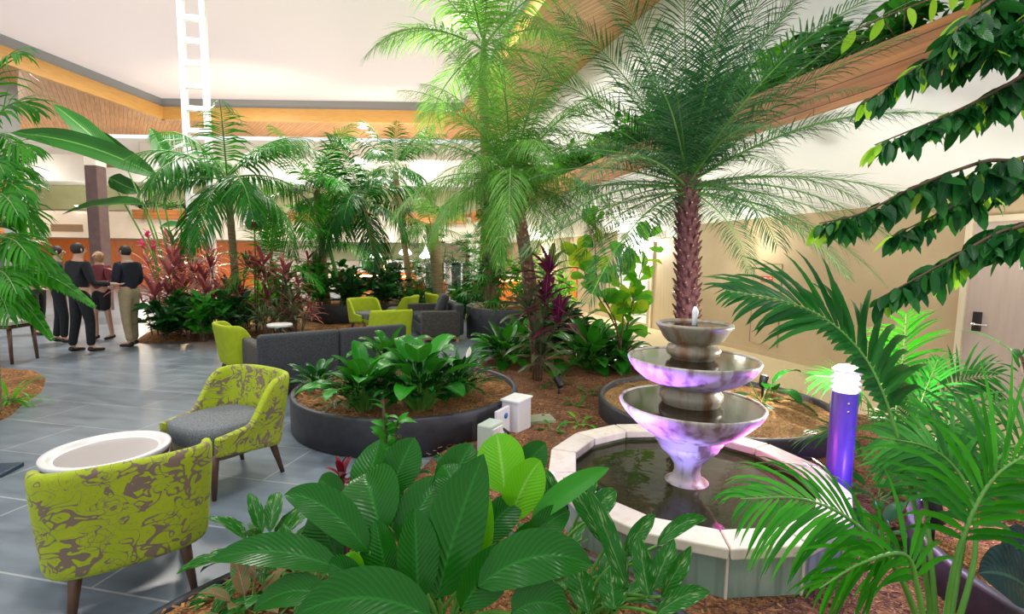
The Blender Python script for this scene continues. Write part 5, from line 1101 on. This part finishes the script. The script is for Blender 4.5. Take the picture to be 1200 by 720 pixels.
hm = [bush_mesh('balcony_plant', (.7, .35, .55), 130, .24, .06, 'dark', stems=9), bush_mesh('balcony_plant', (.7, .35, .5), 130, .24, .06, 'mid', stems=9)]
for i, x in enumerate((-17.2, -16.1, -15.1, -10.0, -8.9, -7.7, -4.9, -3.8, -2.7)):
    o = bpy.data.objects.new('balcony_plant', hm[i % 2]); C.objects.link(o); o.location = (x, YB - .32, 3.62); tag(o, 'leafy plant in a timber box on the far balcony', 'plant', 'plants on the far balcony')
for i, (x, zz) in enumerate(((-15.7, 3.95), (-16.6, 3.95), (-17.5, 3.95), (-15.8, 2.4), (-16.8, 2.4))):
    o = bpy.data.objects.new('balcony_plant', hm[i % 2]); C.objects.link(o); o.location = (x, 15.1, zz); o.scale = (.9, .9, .8); tag(o, 'leafy plant on the timber-edged left balcony' if zz > 3 else 'leafy plant on the lower timber ledge at left', 'plant', 'plants on the left balcony' if zz > 3 else 'plants on the lower left ledge')

# ------------------------------------------------------------------ foreground: large peace lily
random.seed(3)
cb = V((-.22, 1.62, .14)); t = thing('peace_lily', 'huge peace lily with broad glossy leaves filling the foreground', 'plant', cb)
tc_ = V((0, -1, .35))
def hero(bx, by, bY, tx, ty, tY, w_, N, sag=.06, m='lily', side=0, fold=.28, root=None, par=None, base=None, prof=P_LILY, wave=.03, n=14):
    base = base if base is not None else cb; par = par or t
    a, b = at(bx, by, bY) - base, at(tx, ty, tY) - base; mid = (a + b) / 2 + V((side, 0, sag)); mb = MB()
    strip(mb, qbez(a, mid, b, n), V(N), w_, prof, fold, 6, 0, wave, U(0, 6))
    r_ = V((U(-.07, .07), U(-.05, .07), 0)) if root is None else V(root)
    mb.tube(qbez(r_, r_ * .6 + V((a.x * .35, a.y * .35, a.z * .75)), a, 8), [.010 - .0005 * i for i in range(9)], 6, 1, False); mb.build('leaf', [LF[m], MT['stem']], par)
UPF, FAC, LFT, RGT = (0, -.35, 1), (0, -1, .3), (-.6, -.7, .4), (.6, -.7, .4)
hero(512, 702, 1.50, 567, 532, 1.62, .215, (-.25, -1, .25), .0, side=-.02)
hero(490, 706, 1.46, 486, 594, 1.56, .145, (.5, -.9, .2), .02)
hero(446, 628, 1.62, 424, 556, 1.85, .23, (-.1, -.9, .8), .08)
hero(425, 590, 1.78, 446, 515, 1.95, .17, (-.5, -.8, .5), .02)
hero(455, 580, 1.80, 486, 513, 1.92, .16, (.2, -.95, .4), .02)
hero(432, 648, 1.55, 333, 580, 1.60, .13, (.1, -.6, .9), .11)
hero(398, 668, 1.48, 246, 657, 1.50, .12, (0, -.5, 1), .09)
hero(505, 725, 1.36, 345, 722, 1.36, .17, (0, -.7, .9), .12)
hero(545, 690, 1.52, 572, 578, 1.62, .115, (-.1, -1, .3), .0, 'lilyb')
hero(592, 580, 1.85, 582, 508, 2.0, .20, (-.1, -.9, .5), .04, 'lilyb')
hero(596, 612, 1.75, 634, 540, 1.85, .16, (.3, -.9, .4), .06, 'lilyb')
hero(602, 575, 1.95, 640, 520, 2.05, .14, (.3, -.8, .6), .05)
hero(622, 612, 1.70, 714, 549, 1.80, .085, (.1, -.7, .8), .05, 'mid')
hero(560, 688, 1.42, 695, 664, 1.50, .165, (.1, -.65, .9), .13)
hero(396, 660, 1.55, 368, 594, 1.66, .16, (-.2, -.95, .3), .02)
hero(400, 600, 1.75, 374, 562, 1.85, .13, (-.3, -.8, .5), .04)
hero(415, 700, 1.45, 408, 648, 1.50, .115, (-.2, -.9, .5), .04, 'lilyb')
hero(385, 700, 1.42, 296, 716, 1.42, .10, (0, -.6, .9), .08)
hero(545, 610, 1.70, 520, 545, 1.85, .15, (.4, -.9, .4), .05)
hero(470, 640, 1.62, 520, 560, 1.80, .16, (-.2, -.95, .3), .05)
hero(520, 590, 1.85, 553, 520, 1.98, .17, (.1, -.9, .5), .03)
hero(590, 690, 1.52, 640, 612, 1.64, .15, (.35, -.9, .3), .05)
hero(540, 715, 1.40, 600, 640, 1.50, .15, (.3, -.9, .3), .03)
hero(560, 640, 1.66, 612, 585, 1.80, .13, (.3, -.9, .4), .05)
hero(612, 650, 1.60, 668, 600, 1.75, .11, (.3, -.8, .6), .06)
hero(455, 690, 1.50, 440, 610, 1.60, .15, (-.3, -.95, .2), .02)
hero(600, 720, 1.38, 668, 722, 1.40, .13, (.1, -.7, .9), .08)
hero(430, 715, 1.40, 385, 660, 1.48, .12, (-.3, -.85, .5), .06)
# variegated plants around it
def varieg(label, p, heroes, base_n, m='agla', L=.22, W=.075, seed=1, pet=.12, th=(.1, 1.2)):
    random.seed(seed); tt = thing('aglaonema', label, 'plant', p)
    for h in heroes: hero(*h, m=m, par=tt, base=V(p), wave=.12)
    for i in range(base_n):
        az = i * 2.39996; mb = MB(); k = U(.8, 1.15); leafy(mb, V((math.cos(az), math.sin(az), 0)) * .03, az, th[0] + (th[1] - th[0]) * i / base_n, pet * U(.8, 1.5), L * k, W * k, P_LILY, .9, .3, 8, 4, wave=.12); mb.build('leaf', [LF[m], MT['stem']], tt)
    return tt
q = gr(715, 705, .14); varieg('white-flecked aglaonema at the planter edge in front of the fountain', (.33, 1.86, .14), [
    (735, 690, 1.75, 690, 575, 1.85, .085, (.3, -.9, .3), .02), (712, 640, 1.85, 660, 560, 1.95, .085, (.2, -.9, .4), .03), (730, 655, 1.85, 768, 604, 1.95, .07, (.2, -.8, .6), .05), (770, 640, 1.85, 828, 608, 1.92, .06, (0, -.8, .7), .07),
    (765, 690, 1.72, 790, 632, 1.80, .085, (-.2, -.95, .3), .0), (775, 700, 1.70, 810, 640, 1.78, .075, (.2, -.95, .3), .0), (720, 715, 1.62, 715, 665, 1.68, .10, (-.2, -.95, .3), .0), (760, 700, 1.70, 748, 628, 1.78, .08, (-.3, -.95, .3), .0),
    (690, 720, 1.62, 672, 655, 1.70, .10, (-.3, -.9, .4), .02), (770, 720, 1.65, 832, 694, 1.68, .07, (.1, -.8, .7), .05), (745, 660, 1.82, 742, 626, 1.9, .05, (0, -1, .3), 0)], 14, seed=8)
varieg('dark leafy aglaonema between the peace lily and the fountain coping', (.20, 2.05, .13), [(650, 640, 1.95, 640, 560, 2.05, .08, (.1, -.9, .4), .02), (690, 610, 2.0, 722, 575, 2.1, .10, (.1, -.8, .6), .03), (680, 600, 2.05, 700, 553, 2.15, .06, (.2, -.9, .4), .02), (655, 600, 2.0, 640, 550, 2.1, .06, (0, -.9, .4), .02)], 10, seed=12)
varieg('variegated aglaonema at the left edge of the foreground planter', gr(312, 668, .15), [], 22, seed=14, L=.22, W=.075, pet=.13)
varieg('second variegated aglaonema behind the huge peace lily at left', gr(352, 700, .15), [], 16, seed=15, L=.18, W=.06, pet=.12)
varieg('pink and green flecked aglaonema low at the bottom left of the planter', gr(292, 722, .15), [], 14, 'agla2', seed=16, L=.16, W=.07, pet=.07)
varieg('small green aglaonema at the planter rim behind the huge peace lily', (-.30, 2.40, .12), [], 14, seed=18, L=.16, W=.06, pet=.08)
# crinkled croton and sprigs beside the tiles
p = gr(400, 580, .13); cordyline('dark red crinkled croton behind the huge peace lily', (-.79, 2.24, .14), ((0, 0, .46), (.06, .03, .38), (-.06, .02, .32)), 'croton', .13, .045, 16, name='croton')
bush('small green sprig standing against the charcoal planter wall', (-.60, 2.35, .14), (.12, .11, .76), 190, .09, .035, 'mid', name='sprig')
bush('leafy dark sprig beside the red croton', (-.72, 2.28, .14), (.13, .12, .40), 90, .07, .03, 'dark', name='sprig')
clump('dark seedling on the mulch right of the charcoal planter', gr(522, 560, .08), 8, .16, .06, .06, (.2, 1.0), 'lilyd', 'seedling')
# bark chips strewn on the near ground
random.seed(9); mb = MB()
def chips(n, fx):
    for _ in range(n):
        p = fx(); a = U(0, PI); d = sph(a, U(-.3, .3)) * U(.008, .022); w_ = V((-d.y, d.x, 0)).normalized() * U(.0025, .006)
        mb.add([p - d - w_, p + d - w_, p + d + w_, p - d + w_], [(0, 1, 2, 3)])
def in_disc(c, r, z): 
    a, q = U(0, 2 * PI), r * math.sqrt(U(0, 1)); return V((c[0] + q * math.cos(a), c[1] + q * math.sin(a), z + U(.004, .022)))
chips(5000, lambda: in_disc(PC, 1.18, .15)); chips(4000, lambda: in_disc(PA, 1.02, .30)); chips(2500, lambda: in_disc(PB, 1.02, .24)); chips(2200, lambda: in_disc(PD, .92, .24))
def in_main():
    while True:
        p = (U(-.8, 4.5), U(.6, 8)); 
        if inside(p, main) and math.hypot(p[0] - FC[0], p[1] - FC[1]) > .9 and math.hypot(p[0] - PA[0], p[1] - PA[1]) > 1.12 and math.hypot(p[0] - PC[0], p[1] - PC[1]) > 1.28: return V((*p, BZ + U(.0, .02)))
chips(8000, in_main)
mc = leaf_mat('bark_chip', (.12, .05, .02), (.50, .27, .10), .9, 0); tag(mb.build('bark_chips', mc, smooth=False), 'loose brown bark chips strewn over the planting beds', 'bark chips', kind='stuff')

# ------------------------------------------------------------------ right foreground palm
random.seed(6)
kb = V((1.62, 1.80, .08)); t = thing('kentia_palm', 'near kentia palm arching over the fountain from the lower right', 'palm', kb)
def kfrond(pp, nl, ll, lw, N, t0=.35, ang=(62, 30), vee=-.05, ld=1.0, r0=.011, m='kentia', par=None, base=None, jit=.12, lp=None, sl=(1, 1)):
    base = kb if base is None else base; pts = catmull([at(*q) - base for q in pp], 7); mb = MB()
    feather(mb, pts, V(N), nl, ll, lw, r0, t0, ang, vee, ld, 5, jit, lp=lp, sl=sl); mb.build('frond', [LF[m], MT['stem']], par or t)
kfrond([(1092, 735, 1.85), (1075, 610, 1.90), (1045, 490, 2.0), (1008, 412, 2.1), (945, 362, 2.2), (850, 340, 2.3)], 34, .40, .050, (.2, -1, .35), .42, m='kentiad', ld=.9, sl=(1.2, lambda x: .22 if x < .5 else .75), ang=(60, 22))
kfrond([(1112, 735, 1.75), (1132, 620, 1.80), (1152, 560, 1.85), (1195, 520, 1.9), (1260, 500, 1.95)], 22, .46, .034, (.1, -.5, 1), .38, m='kentia', ld=.9, ang=(75, 40))
kfrond([(1080, 740, 1.62), (1050, 668, 1.62), (1000, 612, 1.65), (940, 585, 1.70), (868, 585, 1.75)], 26, .36, .028, (-.1, -.6, 1), .3, m='areca', ld=1.3)
kfrond([(1085, 745, 1.55), (1075, 690, 1.55), (1060, 650, 1.55), (1010, 660, 1.5), (960, 690, 1.48)], 16, .28, .032, (-.1, -.6, 1), .3, m='areca', ld=1.3)
kfrond([(1120, 740, 1.70), (1142, 650, 1.72), (1135, 575, 1.8), (1095, 528, 1.9), (1030, 512, 2.0)], 24, .30, .034, (-.1, -.5, 1), .35, m='kentia', ld=1.1)
kfrond([(1105, 745, 1.60), (1125, 640, 1.6), (1165, 560, 1.6), (1230, 520, 1.6)], 20, .40, .03, (.2, -.5, 1), .35, m='areca', ld=1.0)
kfrond([(1098, 740, 1.80), (1090, 640, 1.84), (1085, 560, 1.95), (1110, 500, 2.1), (1180, 470, 2.2)], 24, .34, .03, (0, -.5, 1), .4, m='kentia', ld=1.1)
# areca clump behind the bollard
ab = gr(1050, 600, BZ) + V((.2, .35, 0)); t2 = thing('areca_palm', 'bushy areca palm clump just behind the bollard light', 'palm', ab)
for pp in ([(1045, 590), (1050, 480), (1058, 420), (1062, 366)], [(1045, 590), (1030, 500), (1000, 450), (955, 440)], [(1055, 590), (1075, 500), (1120, 450), (1170, 440)], [(1050, 590), (1040, 520), (1035, 470), (1030, 420)], [(1058, 590), (1090, 520), (1130, 500), (1180, 520)], [(1040, 590), (1015, 530), (985, 505), (945, 505)], [(1055, 590), (1068, 520), (1080, 470), (1100, 420)], [(1048, 592), (1062, 540), (1062, 500), (1050, 470)]):
    kfrond([(x, y, ab.y + U(-.15, .25) * (i > 0)) for i, (x, y) in enumerate(pp)], 20, .30, .034, (0, -.5, 1), .42, m='kentia' if pp[-1][1] > 400 else 'areca', par=t2, base=ab, ld=.7, r0=.009)
cb2 = gr(1140, 560, BZ) + V((.25, .4, 0))
clump('broad strap-leaved clump right of the areca palm, pale leaf tips', cb2, 24, .45, .06, .12, (.1, 1.0), 'mid', 'strap_lily', prof=P_STRAP, nx=2, droop=.9)
clump('leafy plant in the right planter behind the violet spotlight', (2.75, 2.25, .24), 12, .22, .09, .12, (.2, 1.2), 'bright', 'seedling')
t3 = thing('rubber_plant', 'blackish broad-leaved rubber plant low in the right planter', 'plant', (2.35, 1.75, .24))
hero(1205, 690, 1.75, 1146, 672, 1.72, .22, (-.2, -.8, .8), .05, 'bigdark', par=t3, base=V((2.35, 1.75, .24)), root=(0, 0, 0))
hero(1215, 640, 1.95, 1175, 655, 1.9, .16, (-.2, -.8, .8), .05, 'bigdark', par=t3, base=V((2.35, 1.75, .24)), root=(0, 0, 0))
p = gr(1100, 600, .25); t = thing('terracotta_pot', 'small terracotta pot half hidden behind the palm stems', 'pot', (p.x + .28, p.y + .05, .24))
mb = MB(); mb.lathe([(.001, .0), (.09, 0), (.12, .15), (.135, .15), (.135, .18), (.115, .18), (.11, .15), (.001, .14)], 32); mb.build('pot_body', MT['terra'], t)
# slim plant at the right edge
sp_ = V((2.75, 2.35, .24)); t = thing('dracaena', 'slim narrow-leaved dracaena at the right edge before the grey door', 'plant', sp_)
q = at(1196, 418, 2.45) - sp_; mb = MB(); mb.tube(qbez(V((0, 0, 0)), V((q.x * .5, 0, q.z * .5)), q, 6), .01, 6); mb.build('cane', MT['stemb'], t)
mb = MB()
for i in range(12): blade(mb, q - Z * .02 * i, sph(i * 2.39996, 1.0 - .12 * i), Z, .34 * U(.8, 1.1), .04, P_CORD, 1.1, .25, 7, 2)
mb.build('leaf_rosette', LF['kentia'], t)

# ------------------------------------------------------------------ weeping fig reaching in from the right
random.seed(13)
fb = V((3.25, 2.15, .24)); t = thing('weeping_fig', 'weeping fig whose leafy branches hang in from the upper right', 'tree', fb)
mb = MB(); trunk(mb, [V((0, 0, -.03)), V((.05, .05, 1.2)), V((-.05, 0, 2.6)), V((-.1, .05, 3.4))], .05, .02); mb.build('trunk', MT['stemb'], t)
def branch(pp, z0, m='ficus', sp=.017, L=.15, yf=.04, dens=1):
    st = V((-.05, 0, z0)); pts = catmull([st] + [at(*q) - fb for q in pp], 8); mb = MB(); k = len(pts) - 1; mb.tube(pts, [.012 - .0095 * i / k for i in range(k + 1)], 5, 2, False)
    tot = sum((pts[i + 1] - pts[i]).length for i in range(k)); n_ = int(tot / sp * dens)
    for i in range(n_):
        x = .28 + .72 * (i + .5) / n_; q, T = along(pts, min(.999, x)); s_ = 1 if i % 2 else -1; S = T.cross(Z).normalized()
        q = q + V((U(-.03, .03), U(-.05, .05), U(-.07, .03))) * (1.1 - x); D = (T * U(-.1, .9) + S * s_ * U(.0, .9) + V((0, 0, -1)) * U(.1, 1.3) + V((U(-.3, .3), 0, 0))).normalized(); N = (Z * U(.2, .8) + S * s_ * U(-.3, .6) + V((U(-.6, .6), U(-1, .2), 0))); kk = U(.6, 1.2) * (1.05 - .35 * x)
        young = random.random() < yf or (x > .97 and random.random() < .4)
        blade(mb, q + V((0, 0, -.006)), D, N, L * kk, .055 * kk, P_OV, .35, .22, 5, 2, 1 if young else 0)
    mb.build('branch', [LF['ficus'], LF['ficusy'], MT['stemb']], t)
D0 = 2.15
branch([(1235, -12, D0), (1150, 35, D0), (1085, 72, D0), (1010, 122, D0)], 3.2)
branch([(1225, -40, D0), (1165, 0, 2.1), (1125, 30, 2.05), (1115, 52, 2.05)], 3.3, dens=1.4)
branch([(1235, 20, 2.2), (1180, 30, 2.2), (1140, 55, 2.2), (1125, 72, 2.2)], 3.1, dens=1.4)
branch([(1240, 62, 2.1), (1170, 105, 2.1), (1110, 135, 2.1), (1025, 170, 2.1)], 2.9)
branch([(1235, 75, 2.2), (1200, 92, 2.2), (1165, 118, 2.2), (1140, 130, 2.2)], 2.9, dens=1.2)
branch([(1240, 165, 2.1), (1150, 190, 2.1), (1075, 218, 2.1), (1010, 250, 2.1), (960, 262, 2.1)], 2.6)
branch([(1235, 180, 2.25), (1180, 205, 2.25), (1120, 240, 2.25), (1045, 277, 2.25)], 2.5)
branch([(1240, 240, 2.0), (1165, 275, 2.0), (1100, 312, 2.0), (1030, 350, 2.0)], 2.3, dens=1.1)
branch([(1235, 0, 2.0), (1190, 30, 2.0), (1165, 60, 2.0)], 3.2, dens=1.5)
branch([(1240, 250, 2.2), (1195, 262, 2.2), (1160, 285, 2.2)], 2.4, dens=1.3)
# ================================================================== light
w = bpy.data.worlds.new('room_light'); sc.world = w; w.use_nodes = True
w.node_tree.nodes['Background'].inputs[0].default_value = (.98, .98, 1.0, 1); w.node_tree.nodes['Background'].inputs[1].default_value = .82
def lamp(kind, loc, e, col=(1, 1, 1), r=.05, aim=None, spot=None, blend=.6):
    ld = bpy.data.lights.new('light_' + kind.lower(), kind); ld.energy = e; ld.color = col
    if kind == 'AREA': ld.shape = 'RECTANGLE' if isinstance(r, tuple) else 'DISK'
    if kind == 'AREA' and isinstance(r, tuple): ld.size, ld.size_y = r
    elif kind == 'AREA': ld.size = r
    else: ld.shadow_soft_size = r
    o = bpy.data.objects.new('light_' + kind.lower(), ld); C.objects.link(o); o.location = loc
    if aim is not None: o.rotation_euler = (V(aim) - V(loc)).to_track_quat('-Z', 'Y').to_euler()
    if spot: ld.spot_size = spot; ld.spot_blend = blend
    return o
VI, MG = (.33, .13, 1.0), (1.0, .12, .70)
lamp('SPOT', LV, 14, VI, .03, FCv + V((0, 0, .12)), 1.0)
lamp('SPOT', wp(0, 0, 0) + V((FC[0] + .52, FC[1] - .2, .38)), 190, MG, .02, FCv + V((.12, 0, .12)), 1.3)
lamp('SPOT', V((FC[0] - .25, FC[1] - .45, .30)), 12, (.35, .3, 1), .02, FCv + V((-.05, 0, -.1)), 1.2)
lamp('SPOT', LV2, 280, VI, .03, FCv + V((0, 0, .16)), .85)
lamp('SPOT', LU1, 150, (1, .98, .92), .05, LU1 + V((.35, .35, 1)), 2.0, 1); lamp('SPOT', LU2, 200, (1, .97, .9), .05, LU2 + V((.3, .5, 1)), 2.0, 1)
lamp('POINT', LU1 + V((-.1, -.2, .35)), 26, (1, .93, .8), .05)  # extra point light added to brighten the rear planter's mulch
lamp('POINT', LR, 22, VI, .03)
lamp('POINT', BOLL + V((0, 0, .16)), 60, (1, .95, .85), .06)
lamp('POINT', LB1 + V((0, 0, .05)), 70, (1, .7, .4), .05); lamp('POINT', LB2 + V((0, 0, .05)), 70, (1, .7, .4), .05)
for s, z in ((10.96, 1.95), (17.6, 1.95)): lamp('POINT', wp(s, NW - .25, z), 110, (1, .95, .85), .06)
# fill lights added under the roof, along galleries and corridor, no fixtures
for x, y in ((-11, 17), (-4, 16), (-8, 10.5), (-1.5, 12)): lamp('AREA', (x, y, 7.6), 380, (1, .94, .86), 1.2, (x, y, 0))
for x in (-22, -16, -10, -4): lamp('POINT', (x, YB - 1.3, 4.75), 75, (1, .93, .82), .15); lamp('POINT', (x, YB - 2.5, 1.9), 80, (1, .86, .66), .15)
for s in (3, 7, 11, 15, 20): lamp('POINT', wp(s, 6.3, 1.95), 9, (1, .93, .8), .1)
for x, y in ((-10, 18), (-5, 20.3)): lamp('SPOT', (x, y, 4.6), 260, (1, .85, .6), .2, (x, y + 2, ZS), 2.2)
# spotlights added high above the foreground, out of view
for x, y, e, ax, ay in ((-.9, 1.2, 120, -.3, 2.2), (2.6, 1.0, 150, 1.5, 3.2), (-3.2, 1.5, 120, -2, 4), (.6, 4.6, 260, .6, 6), (-1.0, 3.4, 200, -1.0, 4.9)): lamp('SPOT', (x, y, 6.6), e, (1, .97, .92), .25, (ax, ay, 0), 1.3)
sc.view_settings.view_transform = 'Standard'; sc.view_settings.look = 'None'; sc.view_settings.gamma = 1; sc.view_settings.use_curve_mapping = False
sc.view_settings.exposure = .48
cy = sc.cycles
cy.use_denoising = True
cy.max_bounces = 7; cy.diffuse_bounces = 4; cy.glossy_bounces = 3; cy.transmission_bounces = 4; cy.transparent_max_bounces = 4
cy.sample_clamp_indirect = 6; cy.caustics_reflective = False; cy.caustics_refractive = False
